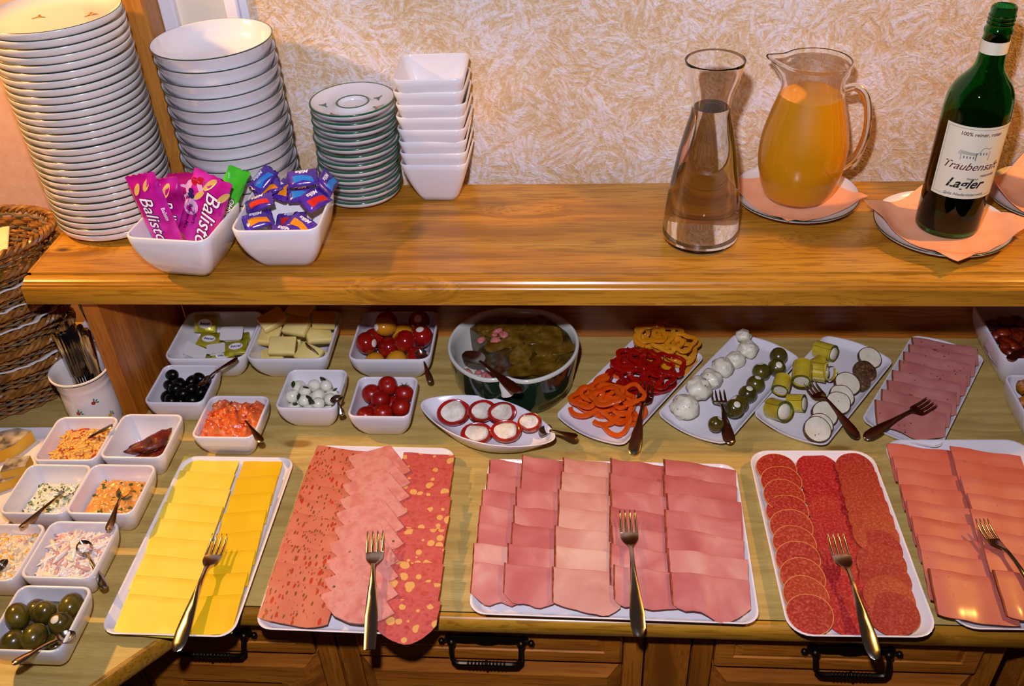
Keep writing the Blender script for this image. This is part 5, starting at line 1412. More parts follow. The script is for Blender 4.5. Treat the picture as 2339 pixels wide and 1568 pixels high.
# ------------------------------------------------------------------ cream cheese balls and olives
M['curd_ball'] = mottled('cream_cheese_ball', [(.3, '#ddd4b4'), (.7, '#ece6cc')], 60, 4, .4, .6, 130, coat=.15, specks=[('#4a4a28', 160, .2), ('#8a3a1c', 90, .14)])
CB = [((0.1619, 1.1591, 0.9260), .0225), ((0.1878, 1.1988, 0.9260), .0215), ((0.2114, 1.2354, 0.9250), .019), ((0.2354, 1.2685, 0.9240), .0185), ((0.2598, 1.2929, 0.9220), .0165), ((0.2788, 1.3202, 0.9230), .0175), ((0.2778, 1.3364, 0.9240), .0135)]
for i, (p, r) in enumerate(CB):
    mb = MB().ball((0, 0, 0), r, 22, 15, 0, (1, 1, .82), .28, i + 3)
    mb.xf(lambda x, y, z: (x + .0012 * nz(y * 150, z * 150, i), y + .0012 * nz(x * 150, z * 150), z + .0014 * nz(x * 160, y * 160, i)))
    place(tag(obj('cream_cheese_ball', mb, M['curd_ball'], None, True, 80), 'herbed cream cheese ball, %s in its row counted towards the shelf' % ORD[i], 'cheese', 'cream cheese balls'), p, (0, 0, i))
som, sos = green_olive(.0152, 'green_olive', (1, 1, 1.05))
SO = [((0.2057, 1.1122, 0.9240), (.5, .2, .8)), ((0.2354, 1.1467, 0.9250), (.2, -.4, .9)), ((0.2512, 1.1736, 0.9240), (-.6, .2, .7)), ((0.2667, 1.1967, 0.9250), (.1, -.1, .9)), ((0.2810, 1.2192, 0.9250), (.2, .1, .9)), ((0.2977, 1.2551, 0.9240), (-.1, .5, .9)), ((0.3234, 1.2671, 0.9240), (.1, -.5, .8)), ((0.3305, 1.2959, 0.9260), (.1, .9, .2))]
for i, (p, d) in enumerate(SO): stuffed(p, d, 'cream-filled green olive, %s in its row counted towards the shelf' % ORD[i], 'filled olives on the platter', som, sos, .80 if i == 0 else 1.0)
cutlery('fork', (0.2247, 1.0810, 0.9200), (0.2181, 1.2006, 0.9220), 'serving fork between cream cheese balls and olives')

# ------------------------------------------------------------------ zucchini rolls and medallions
M['zucchini'] = mottled('zucchini', [(.3, '#b39a1c'), (.6, '#c8b030'), (.8, '#d6c457')], 50, 3, .22, coat=.4)
M['zuc_skin'] = plain('zucchini_skin', '#4c5a1c', .35)
M['medallion'] = mottled('white_medallion', [(.3, '#dccfae'), (.7, '#ebe2c8')], 60, 3, .45, .4, 200, specks=[('#5a4422', 150, .16)])
M['crust'] = mottled('herb_crust', [(.35, '#2e1c0c'), (.6, '#6a451c'), (.8, '#b08a50')], 260, 4, .6, .6, 400)
def roll(p, d, r, L, label):
    t = thing('zucchini_roll', label, 'zucchini roll', group='zucchini rolls')
    n = 22; rings = []
    for i in range(34):
        a = 2 * PI * 1.35 * i / 33
        rr_ = r * (.80 + .20 * i / 33)
        c, s = math.cos(a), math.sin(a)
        e = .0016
        rings.append([((rr_ - e) * c, (rr_ - e) * s, -L / 2), ((rr_ + e * .3) * c, (rr_ + e * .3) * s, -L / 2), ((rr_ + e * .3) * c, (rr_ + e * .3) * s, L / 2), ((rr_ - e) * c, (rr_ - e) * s, L / 2)])
    obj('zucchini_strip', MB().loft(rings, True, True, 0, lambda i, j: 1 if j in (0, 2) else 0), [M['zucchini'], M['zuc_skin']], t, True, 50)
    obj('filling', MB().lathe([(r * .70, -L * .46), (r * .76, -L * .40), (r * .76, L * .46), (r * .55, L * .56), (.0004, L * .60)], 18, cap0=True, cap1=True), M['medallion'], t, True, 60)
    t.rotation_euler = Vector(d).to_track_quat('Z', 'Y').to_euler()
    t.location = p
ZR = [((0.3074, 1.1511, 0.9240), (.45, -.75, .45), .0175, .034), ((0.3370, 1.1794, 0.9220), (.8, -.4, .3), .0150, .026), ((0.3279, 1.1956, 0.9220), (.3, .8, .2), .0150, .026), ((0.3510, 1.2135, 0.9240), (.2, .9, .2), .0165, .036), ((0.3826, 1.2399, 0.9240), (.9, -.35, .1), .0165, .038), ((0.3895, 1.2751, 0.9220), (.8, .5, .1), .0130, .032), ((0.4121, 1.3091, 0.9220), (.6, -.6, .2), .0150, .034)]
for i, a in enumerate(ZR): roll(*a, 'yellow zucchini roll with white filling, %s counted towards the shelf' % ORD[i])
rg = ring_strip(.0135, .007, .0016, 3, 5.2, 2)
place(tag(obj('zucchini_curl', rg, M['zucchini'], None, True, 60), 'loose curl of zucchini peel beside the rolls', 'zucchini'), (0.4083, 1.2272, 0.9160), (1.0, .3, .4))
MD = [((0.3612, 1.1065, 0.9180), .0215), ((0.3679, 1.1256, 0.9200), .0200), ((0.3787, 1.1482, 0.9220), .0215), ((0.4053, 1.1742, 0.9200), .0200), ((0.4154, 1.1947, 0.9220), .0205), ((0.4302, 1.2235, 0.9240), .0215), ((0.4549, 1.2322, 0.9180), .0170), ((0.4847, 1.3004, 0.9180), .0200), ((0.4681, 1.2638, 0.9280), .0195)]
for i, (p, r) in enumerate(MD):
    dark = i in (6, 8)
    mb = pad(blob(r, i * 1.9, 26, .07), .0070, i, (.03, .4, .75, .93, 1.0), .0012, .001, 3)
    lab = 'round white herb-crusted medallion, %s in its row counted towards the shelf' % ORD[i] if not dark else ('small medallion turned to its dark crusted side', 'large medallion turned to its dark crusted side')[i == 8]
    place(tag(obj('medallion', mb, [M['crust' if dark else 'medallion'], M['crust']], None, True, 60), lab, 'medallion', 'herb-crusted medallions'), p, (.45, .05 * (i % 3 - 1), .3))
cutlery('fork', (0.4218, 1.0987, 0.9180), (0.3621, 1.2022, 0.9400), 'serving fork leaning on the zucchini rolls')

# ------------------------------------------------------------------ bowls at the far end of the counter
big = square_bowl(.165, .085, .60)
put_bowl((.742, 1.296), 'large square white bowl of dark red relish under the shelf', me=big)
put_bowl((.715, 1.150), 'square white bowl of golden brown morsels at the counter end', me=square_bowl(.108, .062, .60))
M['relish'] = mottled('red_relish', [(.3, '#4a0e04'), (.55, '#7a2008'), (.8, '#a3481c')], 60, 4, .3, .6, 120, coat=.3, rand=False)
M['golden'] = mottled('golden_morsel', [(.3, '#8a4a08'), (.6, '#b8741a'), (.85, '#d99a3c')], 90, 4, .45, .6, 160)
mb = MB(); rr = random.Random(4)
for i in range(60):
    x, y = rr.uniform(-.058, .058), rr.uniform(-.058, .058)
    mb.ball((x, y, .055 + rr.uniform(0, .012)), .012, 8, 6, 0, (1.2, .9, .6), .4, i, Matrix.Rotation(rr.uniform(0, 6), 3, 'Z'))
place(tag(obj('red_relish', mb, M['relish'], None, True, 80), 'dark red relish in the large bowl', 'relish', kind='stuff'), (.742, 1.296, ZC))
gm = variants(3, lambda i: MB().ball((0, 0, 0), .013, 12, 8, 0, (1.1, .9, .8), .6, i + 2), 'fried_morsel', M['golden'])
for i in range(14):
    x, y = -.026 + (i % 4) * .018 + rr.uniform(-.003, .003), -.028 + (i // 4) * .018 + rr.uniform(-.003, .003)
    piece('fried_morsel', 'snack', 'golden brown crisp morsel in the end bowl', 'golden morsels', gm[i % 3], (.715 + x, 1.150 + y, ZC + .046 + rr.uniform(0, .01)), (rr.uniform(0, 3), rr.uniform(0, 3), 0))
cutlery('spoon', (0.6617, 1.2036, 0.9920), (.745, 1.280, ZC+.074), 'dark spoon handle over the relish bowl')

# ------------------------------------------------------------------ small spoons in the bowls
SPN = [((-0.5751, 1.2026, 0.9860), (-0.6430, 1.1769, 0.9440), 'spoon in the black olives'), ((-0.4885, 1.0243, 0.9640), (-0.5483, 1.0991, 0.9500), 'spoon in the orange-red spread'), ((-0.4729, 1.2524, 0.9800), (-0.4550, 1.2604, 0.9300), 'butter spoon standing in the butter'),
       ((-0.2542, 1.1985, 0.9400), (-0.2808, 1.2632, 0.9580), 'thin spoon hooked over the stuffed pepper bowl'), ((-0.3838, 1.1063, 0.9460), (-0.3981, 1.1334, 0.9640), 'thin spoon hooked over the mozzarella bowl'),
       ((-0.7333, 1.0509, 0.9700), (-0.7853, 1.0320, 0.9420), 'spoon in the orange cheese salad'), ((-0.7780, 0.8386, 0.9700), (-0.7601, 0.9552, 0.9340), 'spoon in the white herb curd'), ((-0.6554, 0.8433, 0.9640), (-0.6775, 0.9494, 0.9420), 'spoon in the smooth orange paste'),
       ((-0.6337, 0.7636, 0.9400), (-0.6906, 0.8288, 0.9560), 'spoon hooked over the onion salad bowl'), ((-0.6778, 0.6226, 0.9760), (-0.6340, 0.6829, 0.9540), 'spoon lying over the green olives'), ((-0.8085, 0.7949, 0.9720), (-0.7789, 0.7824, 0.9520), 'spoon in the vegetable salad at the counter edge')]
for e, t_, lab in SPN: cutlery('spoon', e, t_, lab, k=.8)

# ------------------------------------------------------------------ cutlery pots
def pot(c, label):
    t = thing('cutlery_pot', label, 'pot', (c[0], c[1], ZC + .0003), 0, 'ceramic cutlery pots')
    prof = [(0, .001), (.030, .001), (.032, 0), (.038, .002), (.0412, .012), (.0428, .040), (.0420, .070), (.0410, .084), (.0425, .087), (.0412, .090), (.0428, .094), (.0440, .100), (.0478, .107), (.0482, .109), (.0478, .111), (.0455, .1115), (.0425, .107), (.0405, .098), (.0395, .080), (.0405, .040), (.038, .010), (.030, .006), (0, .006)]
    obj('jar', MB().lathe(prof, 48, 0, lambda i, j: 1 if i == 12 else 0), [M['porcelain_cream'], M['green_line']], t, True, 50)
    return t
def pot_flower(t, a, z, s, col):
    mb = MB()
    def on(u, v): r = .0432; return (r * math.cos(a + u / r), r * math.sin(a + u / r), z + v)
    def dot(u, v, ru, rv, mi, ang=0):
        n = 8; pts = []
        for i in range(n):
            x, y = ru * math.cos(2 * PI * i / n), rv * math.sin(2 * PI * i / n)
            pts.append(on(u + x * math.cos(ang) - y * math.sin(ang), v + x * math.sin(ang) + y * math.cos(ang)))
        mb.add(pts, [list(range(n))], mi)
    for k in range(5): dot(math.cos(k * 1.26) * s * .6, math.sin(k * 1.26) * s * .6, s * .5, s * .5, 1)
    for k, (u, v, an) in enumerate(((1.6, .9, .6), (1.9, -.3, -.3), (.6, 1.7, 1.4))): dot(u * s, v * s, s * .8, s * .35, 0, an)
    obj('flower_print', mb, [M['leaf_print'], M[col]], t, False)
p1_ = pot((-.8145, 1.142), 'white ceramic cutlery pot with painted flowers beside the shelf support')
pot_flower(p1_, -1.62, .050, .0034, 'red_print'); pot_flower(p1_, -.95, .066, .0034, 'red_print'); pot_flower(p1_, -.55, .030, .003, 'yellow_print'); pot_flower(p1_, -2.4, .036, .002, 'red_print')
p2_ = pot((-.8155, 1.262), 'white ceramic cutlery pot hidden behind the flowered one')
def knife(t, L, mt):
    obj('handle', strip(MB(), [(0, .0040, 0, .0022), (.004, .0062, 0, .0028), (.045, .0058, 0, .0027), (.080, .0045, 0, .0024), (.086, .0050, 0, .0022)]), mt, t, True, 50)
    obj('blade', strip(MB(), [(.086, .0050, 0, .0014), (.10, .0075, 0, .0010), (.15, .0080, 0, .0008), (L, .0030, 0, .0005)]), mt, t, True, 50)
rr = random.Random(12)
for ci, (pc_, n, hgt) in enumerate((((-.8145, 1.142), 14, .176), ((-.8155, 1.262), 9, .190))):
    for i in range(n):
        a = (.15 + 2.6 * i / (n - 1)) if ci == 0 else (PI * 2 * i / n)
        r0, r1 = rr.uniform(.016, .024), rr.uniform(.027, .031)
        top = Vector((pc_[0] + r1 * math.cos(a), pc_[1] + r1 * math.sin(a), ZC + hgt + rr.uniform(-.012, .006)))
        bot = Vector((pc_[0] + r0 * math.cos(a), pc_[1] + r0 * math.sin(a), ZC + .012))
        L = (top - bot).length
        t = thing('table_knife', 'steel table knife standing in the flowered cutlery pot' if ci == 0 else 'steel table knife standing in the hidden cutlery pot', 'knife', group='knives in the pot %s' % ('in front', 'behind')[ci])
        knife(t, L, M['steel_dark'])
        x = (bot - top).normalized(); z = Vector((-math.sin(a), math.cos(a), 0)); z = (z - x * z.dot(x)).normalized(); y = z.cross(x)
        m = Matrix(((x.x, y.x, z.x, 0), (x.y, y.y, z.y, 0), (x.z, y.z, z.z, 0), (0, 0, 0, 1))); m.translation = top
        t.matrix_world = m

# ------------------------------------------------------------------ wicker baskets
M['wicker'] = mottled('wicker', [(.3, '#6a3f10'), (.55, '#935f20'), (.8, '#b98440')], 60, 3, .5, .2, 300, (1, 1, 1), .1)
M['wicker_grey'] = mottled('wicker_grey', [(.3, '#5c4a2e'), (.7, '#857252')], 60, 3, .55, .2, 300)
M['napkin_white'] = plain('napkin_white', '#d6cec6', .85)
def basket_meshes(a, b, h, full=True):
    n = 96
    def ell(t, k, z): return Vector((a * k * math.cos(t), b * k * math.sin(t), z))
    out = []
    # wall: rows of weavers passing in and out of the stakes
    rows = int(h / .0062)
    wv = MB(); wg = MB()
    for r in range(rows):
        z = .005 + r * .0062
        k = .74 + .21 * (z / h) ** .8
        pts = []
        for i in range(n + 1):
            t = 2 * PI * i / n
            off = .0030 * math.sin(PI * (i / 2.0 + r)) if True else 0
            q = ell(t, k, z + .0008 * math.sin(i * .9 + r))
            d = Vector((math.cos(t), math.sin(t), 0))
            pts.append(q + d * off)
        (wg if r % 3 == 2 else wv).tube(pts, .0029, 5, 0, False, .85)
    out.append(('weave', wv, M['wicker'])); out.append(('pale_weave', wg, M['wicker_grey']))
    sk = MB()
    for i in range(0, n, 2):
        t = 2 * PI * (i + .5) / n
        sk.tube([ell(t, .74, .002), ell(t, .860, h * .5), ell(t, .97, h)], .0020, 4)
    out.append(('stakes', sk, M['wicker']))
    rm = MB()
    for s in range(3):
        pts = []
        for i in range(n * 2 + 1):
            t = 2 * PI * i / (n * 2)
            p = ell(t, 1.01, h + .003)
            d = Vector((math.cos(t), math.sin(t), 0))
            ph = i * 2 * PI * 26 / (n * 2) + s * 2 * PI / 3
            pts.append(p + d * (.0042 * math.cos(ph)) + Vector((0, 0, .0042 * math.sin(ph))))
        rm.tube(pts, .0034, 5, 0, False)
    out.append(('braided_rim', rm, M['wicker']))
    fl = MB().prism([(a * .73 * math.cos(2 * PI * i / 40), b * .73 * math.sin(2 * PI * i / 40)) for i in range(40)], 0, .004)
    out.append(('base', fl, M['wicker']))
    return [(nm, mesh_of(mb, nm, mt, True, 70), mt) for nm, mb, mt in out]
BM = basket_meshes(.182, .098, .058)
def ruffle(a, b, seed):
    n = 120; rings = []
    for k, z in ((.93, -.002), (.975, 0), (.992, -.001)):
        rings.append([(a * k * (1 + .05 * nz(i * .35, seed)) * math.cos(2 * PI * i / n), b * k * (1 + .07 * nz(i * .35, seed)) * math.sin(2 * PI * i / n), z + .0035 * nz(i * .8, seed * 3, k)) for i in range(n)])
    rings += [[(x, y, z + .0012) for x, y, z in r] for r in rings[::-1]]
    rings.append(rings[0])
    return MB().loft(rings)
NBK = 8
for i in range(NBK):
    k = i / (NBK - 1)
    lab = 'topmost oval wicker basket, holding a pale napkin' if i == NBK - 1 else ('lowest oval wicker basket standing on the counter' if i == 0 else 'oval wicker basket with braided rim, %s from the top of its stack' % ORD[NBK - 1 - i])
    t = thing('wicker_basket', lab, 'basket', (-1.046 + .030 * k * k + .0015 * math.sin(i * 2.4), 1.196 + .001 * math.cos(i * 3.1), ZC + .0005 + i * .0352), .22 + .22 * k, 'stacked wicker baskets')
    for nm, me, mt in BM: obj(nm, me, None, t)
    if i in (1, 3, 4, 5): 
        rf = tag(obj('paper_napkin', ruffle(.182, .098, i), M['napkin_white'], None, True, 70), 'crumpled white napkin edge pressed between the baskets', 'napkin', 'napkins between baskets')
        place(rf, (t.location.x, t.location.y, t.location.z + .0685), t.rotation_euler.z)
M['board'] = mottled('pale_wrapper', [(.3, '#e8cf9a'), (.7, '#f0ddb2')], 30, 2, .6, rand=False)
nb = MB().box(-.062, .062, -.040, .040, 0, .004, 0, .001)
place(tag(obj('folded_napkin', nb, M['board'], None, False), 'flat pale cream napkin lying in the topmost basket', 'napkin'), (-.969, 1.214, ZC + .0005 + 7 * .0352 + .047), (.0, .0, .44))

# ------------------------------------------------------------------ cheese board at the counter edge
cb = MB(); rings = []
for w, d, z in ((.20, .20, 0), (.215, .215, .004), (.222, .222, .014), (.218, .218, .015), (.208, .208, .008), (.19, .19, .0065)): rings.append([(x, y, z) for x, y in rrect(w, d, .02, 5)])
cb.loft(rings, True, True)
place(tag(obj('cheese_plate', cb, M['porcelain'], None, True, 50), 'white square plate with cut cheeses beside the wicker baskets', 'plate'), (-.958, .992, ZC + .0003), .03)
M['rind_grey'] = mottled('mould_rind', [(.35, '#4c443c'), (.5, '#a89880'), (.7, '#cdbf9f')], 45, 4, .7, .4, 120)
M['cheese_gold'] = mottled('aged_cheese', [(.3, '#d39a1c'), (.7, '#e0b23a')], 20, 2, .4, sss=.1)
def wedge(poly, h, rot, loc, label):
    mb = MB()
    n = len(poly)
    rings = [[(x, y, z) for x, y in poly] for z in (0, h * .06, h * .94, h)]
    mb.loft(rings, True, True, 0, lambda i, j: 1 if i == 2 else 0)
    t = tag(obj('cheese_wedge', mb, [M['cheese_gold'], M['rind_grey']], None, True, 30), label, 'cheese', 'cut cheeses on the plate')
    place(t, loc, (0, 0, rot))
W1 = [(-.080, -.018), (-.055, -.028), (0, -.030), (.046, -.022), (.075, 0), (.055, .019), (0, .028), (-.055, .024)]
wedge(W1, .024, .55, (-.958, 1.040, ZC + .0070), 'long cheese piece with grey mouldy rind on the plate')
W2 = [(-.045, -.012), (.035, -.013), (.048, 0), (.030, .014), (-.045, .012)]
wedge(W2, .018, .62, (-0.8886, 0.9818, 0.9180)[:2] + (ZC + .0070,), 'narrow golden cheese stick with rind on the plate')
wedge([(-.020, -.012), (.016, -.016), (.024, .006), (-.010, .016)], .016, .5, (-0.8761, 0.9935, 0.9160)[:2] + (ZC + .0070,), 'small golden cheese chunk beside the herb curd')

# ------------------------------------------------------------------ pieces settled onto each other in their heaps
SETTLED = {
    'basil_leaf': (-0.4799, 1.1745, 0.9528),
    'basil_leaf.001': (-0.4530, 1.1585, 0.9604),
    'basil_leaf.002': (-0.4440, 1.1381, 0.9560),
    'basil_leaf.003': (-0.4362, 1.1256, 0.9580),
    'basil_leaf.004': (-0.4681, 1.1347, 0.9452),
    'basil_leaf.005': (-0.4063, 1.1611, 0.9544),
    'basil_leaf.006': (-0.4308, 1.1833, 0.9580),
    'basil_leaf.007': (-0.4019, 1.1360, 0.9572),
    'basil_leaf.008': (-0.4637, 1.1450, 0.9516),
    'black_olive': (-0.6993, 1.2043, 0.9468),
    'black_olive.001': (-0.6934, 1.1981, 0.9280),
    'black_olive.002': (-0.6645, 1.1999, 0.9376),
    'black_olive.003': (-0.6986, 1.1837, 0.9411),
    'black_olive.004': (-0.6790, 1.1861, 0.9429),
    'black_olive.005': (-0.6472, 1.1936, 0.9486),
    'black_olive.006': (-0.6956, 1.1617, 0.9350),
    'black_olive.007': (-0.6818, 1.1460, 0.9406),
    'black_olive.008': (-0.6629, 1.1531, 0.9480),
    'black_olive.009': (-0.6520, 1.1699, 0.9448),
    'black_olive.010': (-0.6440, 1.1448, 0.9417),
    'black_olive.011': (-0.6341, 1.1625, 0.9450),
    'black_olive.012': (-0.6794, 1.1663, 0.9479),
    'black_olive.013': (-0.6342, 1.1812, 0.9364),
    'black_olive.014': (-0.6592, 1.1502, 0.9267),
    'black_olive.015': (-0.6909, 1.1786, 0.9233),
    'black_olive.016': (-0.6650, 1.1802, 0.9289),
    'black_olive.017': (-0.6769, 1.1628, 0.9243),
    'black_olive.018': (-0.6475, 1.1684, 0.9248),
    'butter_piece': (-0.5563, 1.3101, 0.9468),
    'butter_piece.001': (-0.5249, 1.2783, 0.9488),
    'butter_piece.002': (-0.5035, 1.3115, 0.9648),
    'butter_piece.003': (-0.4718, 1.3139, 0.9452),
    'butter_piece.004': (-0.4756, 1.2677, 0.9384),
    'butter_piece.005': (-0.5247, 1.2768, 0.9112),
    'butter_piece.006': (-0.5440, 1.2743, 0.9260),
    'butter_piece.007': (-0.5510, 1.3271, 0.9700),
    'butter_piece.008': (-0.5057, 1.3505, 0.9740),
    'butter_piece.009': (-0.4633, 1.3352, 0.9616),
    'butter_piece.010': (-0.4748, 1.2790, 0.9228),
    'butter_piece.011': (-0.5181, 1.3247, 0.9056),
    'butter_piece.012': (-0.4941, 1.3412, 0.9344),
    'butter_piece.013': (-0.5351, 1.3314, 0.9216),
    'cheese_wedge': (-0.9580, 1.0400, 0.9066),
    'cheese_wedge.001': (-0.8971, 0.9769, 0.9074),
    'cheese_wedge.002': (-0.8761, 0.9935, 0.9258),
    'cherry_tomato': (-0.3483, 1.1683, 0.9395),
    'cherry_tomato.001': (-0.3206, 1.1721, 0.9545),
    'cherry_tomato.002': (-0.2928, 1.1633, 0.9454),
    'cherry_tomato.003': (-0.3284, 1.1431, 0.9495),
    'cherry_tomato.004': (-0.2938, 1.1310, 0.9439),
    'cherry_tomato.005': (-0.3486, 1.1179, 0.9366),
    'cherry_tomato.006': (-0.3197, 1.1149, 0.9456),
    'cherry_tomato.007': (-0.3409, 1.1433, 0.9221),
    'cherry_tomato.008': (-0.3142, 1.1603, 0.9229),
    'chocolate': (-0.4760, 1.2001, 1.2788),
    'chocolate.001': (-0.4733, 1.1721, 1.2658),
    'chocolate.002': (-0.4725, 1.2340, 1.2832),
    'chocolate.003': (-0.4056, 1.1606, 1.2632),
    'chocolate.004': (-0.4318, 1.1518, 1.2536),
    'chocolate.005': (-0.3934, 1.2029, 1.2824),
    'chocolate.006': (-0.4783, 1.2385, 1.2966),
    'chocolate.007': (-0.4216, 1.2332, 1.2762),
    'chocolate.008': (-0.4112, 1.2211, 1.3076),
    'chocolate.009': (-0.4363, 1.2048, 1.2464),
    'chocolate.010': (-0.4080, 1.1682, 1.2496),
    'chocolate.011': (-0.4558, 1.1635, 1.2284),
    'chocolate.012': (-0.3808, 1.2367, 1.2920),
    'chocolate.013': (-0.4503, 1.2421, 1.2768),
    'chocolate.014': (-0.4459, 1.2028, 1.2304),
    'cream_cheese_ball': (0.1619, 1.1591, 0.9260),
    'cream_cheese_ball.001': (0.1868, 1.1969, 0.9332),
    'cream_cheese_ball.002': (0.2111, 1.2329, 0.9234),
    'cream_cheese_ball.003': (0.2344, 1.2663, 0.9224),
    'cream_cheese_ball.004': (0.2586, 1.2917, 0.9196),
    'cream_cheese_ball.005': (0.2825, 1.3166, 0.9214),
    'cream_cheese_ball.006': (0.2786, 1.3465, 0.9296),
    'dried_tomato': (-0.6933, 1.0317, 0.9140),
    'dried_tomato.001': (-0.6668, 1.0317, 0.9236),
    'dried_tomato.002': (-0.6940, 1.0540, 0.9256),
    'dried_tomato.003': (-0.6750, 1.0480, 0.9372),
    'fried_morsel': (0.6831, 1.1167, 0.9458),
    'fried_morsel.001': (0.7053, 1.1200, 0.9593),
    'fried_morsel.002': (0.7274, 1.1184, 0.9454),
    'fried_morsel.003': (0.7498, 1.1200, 0.9589),
    'fried_morsel.004': (0.6874, 1.1391, 0.9587),
    'fried_morsel.005': (0.7084, 1.1402, 0.9430),
    'fried_morsel.006': (0.7259, 1.1383, 0.9624),
    'fried_morsel.007': (0.7438, 1.1401, 0.9432),
    'fried_morsel.008': (0.6841, 1.1591, 0.9420),
    'fried_morsel.009': (0.7035, 1.1597, 0.9598),
    'fried_morsel.010': (0.7261, 1.1592, 0.9466),
    'fried_morsel.011': (0.7495, 1.1609, 0.9582),
    'fried_morsel.012': (0.6877, 1.1814, 0.9552),
    'fried_morsel.013': (0.7133, 1.1818, 0.9496),
    'margarine_portion': (-0.6772, 1.3242, 0.9256),
    'margarine_portion.001': (-0.6664, 1.2874, 0.9060),
    'margarine_portion.002': (-0.6424, 1.2884, 0.9152),
    'margarine_portion.003': (-0.6207, 1.3026, 0.9252),
    'margarine_portion.004': (-0.6581, 1.3244, 0.9056),
    'margarine_portion.005': (-0.6904, 1.3567, 0.9432),
    'margarine_portion.006': (-0.6728, 1.3392, 0.9164),
    'margarine_portion.007': (-0.6274, 1.3360, 0.9164),
    'medallion': (0.3603, 1.1090, 0.9232),
    'medallion.001': (0.3672, 1.1226, 0.9204),
    'medallion.002': (0.3787, 1.1482, 0.9216),
    'medallion.003': (0.4053, 1.1742, 0.9212),
    'medallion.004': (0.4144, 1.1921, 0.9200),
    'medallion.005': (0.4294, 1.2215, 0.9220),
    'medallion.006': (0.4537, 1.2348, 0.9160),
    'medallion.007': (0.4847, 1.3004, 0.9152),
    'medallion.008': (0.4681, 1.2638, 0.9148),
    'mozzarella_ball': (-0.4735, 1.1805, 0.9416),
    'mozzarella_ball.001': (-0.4256, 1.1766, 0.9487),
    'mozzarella_ball.002': (-0.4586, 1.1651, 0.9474),
    'mozzarella_ball.003': (-0.4772, 1.1534, 0.9453),
    'mozzarella_ball.004': (-0.4555, 1.1446, 0.9437),
    'mozzarella_ball.005': (-0.4336, 1.1530, 0.9467),
    'mozzarella_ball.006': (-0.4482, 1.1828, 0.9434),
    'mozzarella_ball.007': (-0.4126, 1.1610, 0.9403),
    'mozzarella_ball.008': (-0.4102, 1.1415, 0.9499),
    'mozzarella_ball.009': (-0.4285, 1.1312, 0.9488),
    'mozzarella_ball.010': (-0.4721, 1.1346, 0.9324),
    'mozzarella_ball.011': (-0.4454, 1.1282, 0.9365),
    'mozzarella_ball.012': (-0.4137, 1.1293, 0.9338),
    'mozzarella_ball.013': (-0.4457, 1.1644, 0.9293),
    'mozzarella_ball.014': (-0.4687, 1.1566, 0.9243),
    'mozzarella_ball.015': (-0.4348, 1.1844, 0.9265),
    'pate_crumb': (-0.1559, 1.2520, 0.9116),
    'pate_crumb.001': (-0.1509, 1.2758, 0.9818),
    'pate_crumb.002': (-0.2020, 1.2592, 0.9132),
    'pate_crumb.003': (-0.1743, 1.2726, 0.9730),
    'pate_crumb.004': (-0.1454, 1.2846, 0.9842),
    'pate_crumb.005': (-0.1903, 1.2266, 0.9132),
    'pate_crumb.006': (-0.1489, 1.2621, 0.9818),
    'pate_crumb.007': (-0.1687, 1.2529, 0.9132),
    'pate_crumb.008': (-0.1618, 1.2440, 0.9172),
    'pate_crumb.009': (-0.1359, 1.2729, 0.9842),
    'pate_crumb.010': (-0.1822, 1.2610, 0.9116),
    'pate_crumb.011': (-0.1734, 1.2388, 0.9108),
    'pate_crumb.012': (-0.1436, 1.2544, 0.9140),
    'pate_crumb.013': (-0.1714, 1.2244, 0.9124),
    'pate_crumb.014': (-0.1562, 1.2523, 0.9180),
    'pate_crumb.015': (-0.1895, 1.2294, 0.9212),
    'pepper_ring': (0.1110, 1.3283, 0.9100),
    'pepper_ring.001': (0.1195, 1.3254, 0.9265),
    'pepper_ring.002': (0.1518, 1.3362, 0.9310),
    'pepper_ring.003': (0.1426, 1.3089, 0.9425),
    'pepper_ring.004': (0.1610, 1.3050, 0.9100),
    'pepper_ring.005': (0.1132, 1.3358, 0.9295),
    'pepper_ring.006': (0.1738, 1.3238, 0.9310),
    'pepper_ring.007': (0.1461, 1.3410, 0.9395),
    'pepper_ring.008': (0.1196, 1.3108, 0.9130),
    'pepper_ring.009': (0.1556, 1.2836, 0.9115),
    'pepper_ring.010': (0.1521, 1.2782, 0.9290),
    'pepper_ring.011': (0.1154, 1.3248, 0.9495),
    'pepper_ring.012': (0.1698, 1.3009, 0.9150),
    'pepper_ring.013': (0.1230, 1.3387, 0.9365),
    'pepper_ring.014': (0.1352, 1.3166, 0.9400),
    'pepper_ring.015': (0.1325, 1.3360, 0.9395),
    'pepper_ring.016': (0.1424, 1.3180, 0.9180),
    'pepper_ring.017': (0.1535, 1.3367, 0.9225),
    'pepper_ring.018': (0.1164, 1.3233, 0.9420),
    'pepper_ring.019': (0.1667, 1.3042, 0.9465),
    'pepper_ring.020': (0.1411, 1.3188, 0.9260),
    'pepper_ring.021': (0.1102, 1.3308, 0.9345),
    'pepper_ring.022': (0.1662, 1.2915, 0.9330),
    'pepper_ring.023': (0.0787, 1.2885, 0.9130),
    'pepper_ring.024': (0.0923, 1.2959, 0.9195),
    'pepper_ring.025': (0.1104, 1.2801, 0.9240),
    'pepper_ring.026': (0.0801, 1.2737, 0.9345),
    'pepper_ring.027': (0.0574, 1.2473, 0.9110),
    'pepper_ring.028': (0.1015, 1.2503, 0.9205),
    'pepper_ring.029': (0.1254, 1.2602, 0.9260),
    'pepper_ring.030': (0.0836, 1.2235, 0.9305),
    'pepper_ring.031': (0.1114, 1.2274, 0.9100),
    'pepper_ring.032': (0.1353, 1.2591, 0.9095),
    'pepper_ring.033': (0.0674, 1.2368, 0.9250),
    'pepper_ring.034': (0.1221, 1.2218, 0.9335),
    'pepper_ring.035': (0.1005, 1.2925, 0.9160),
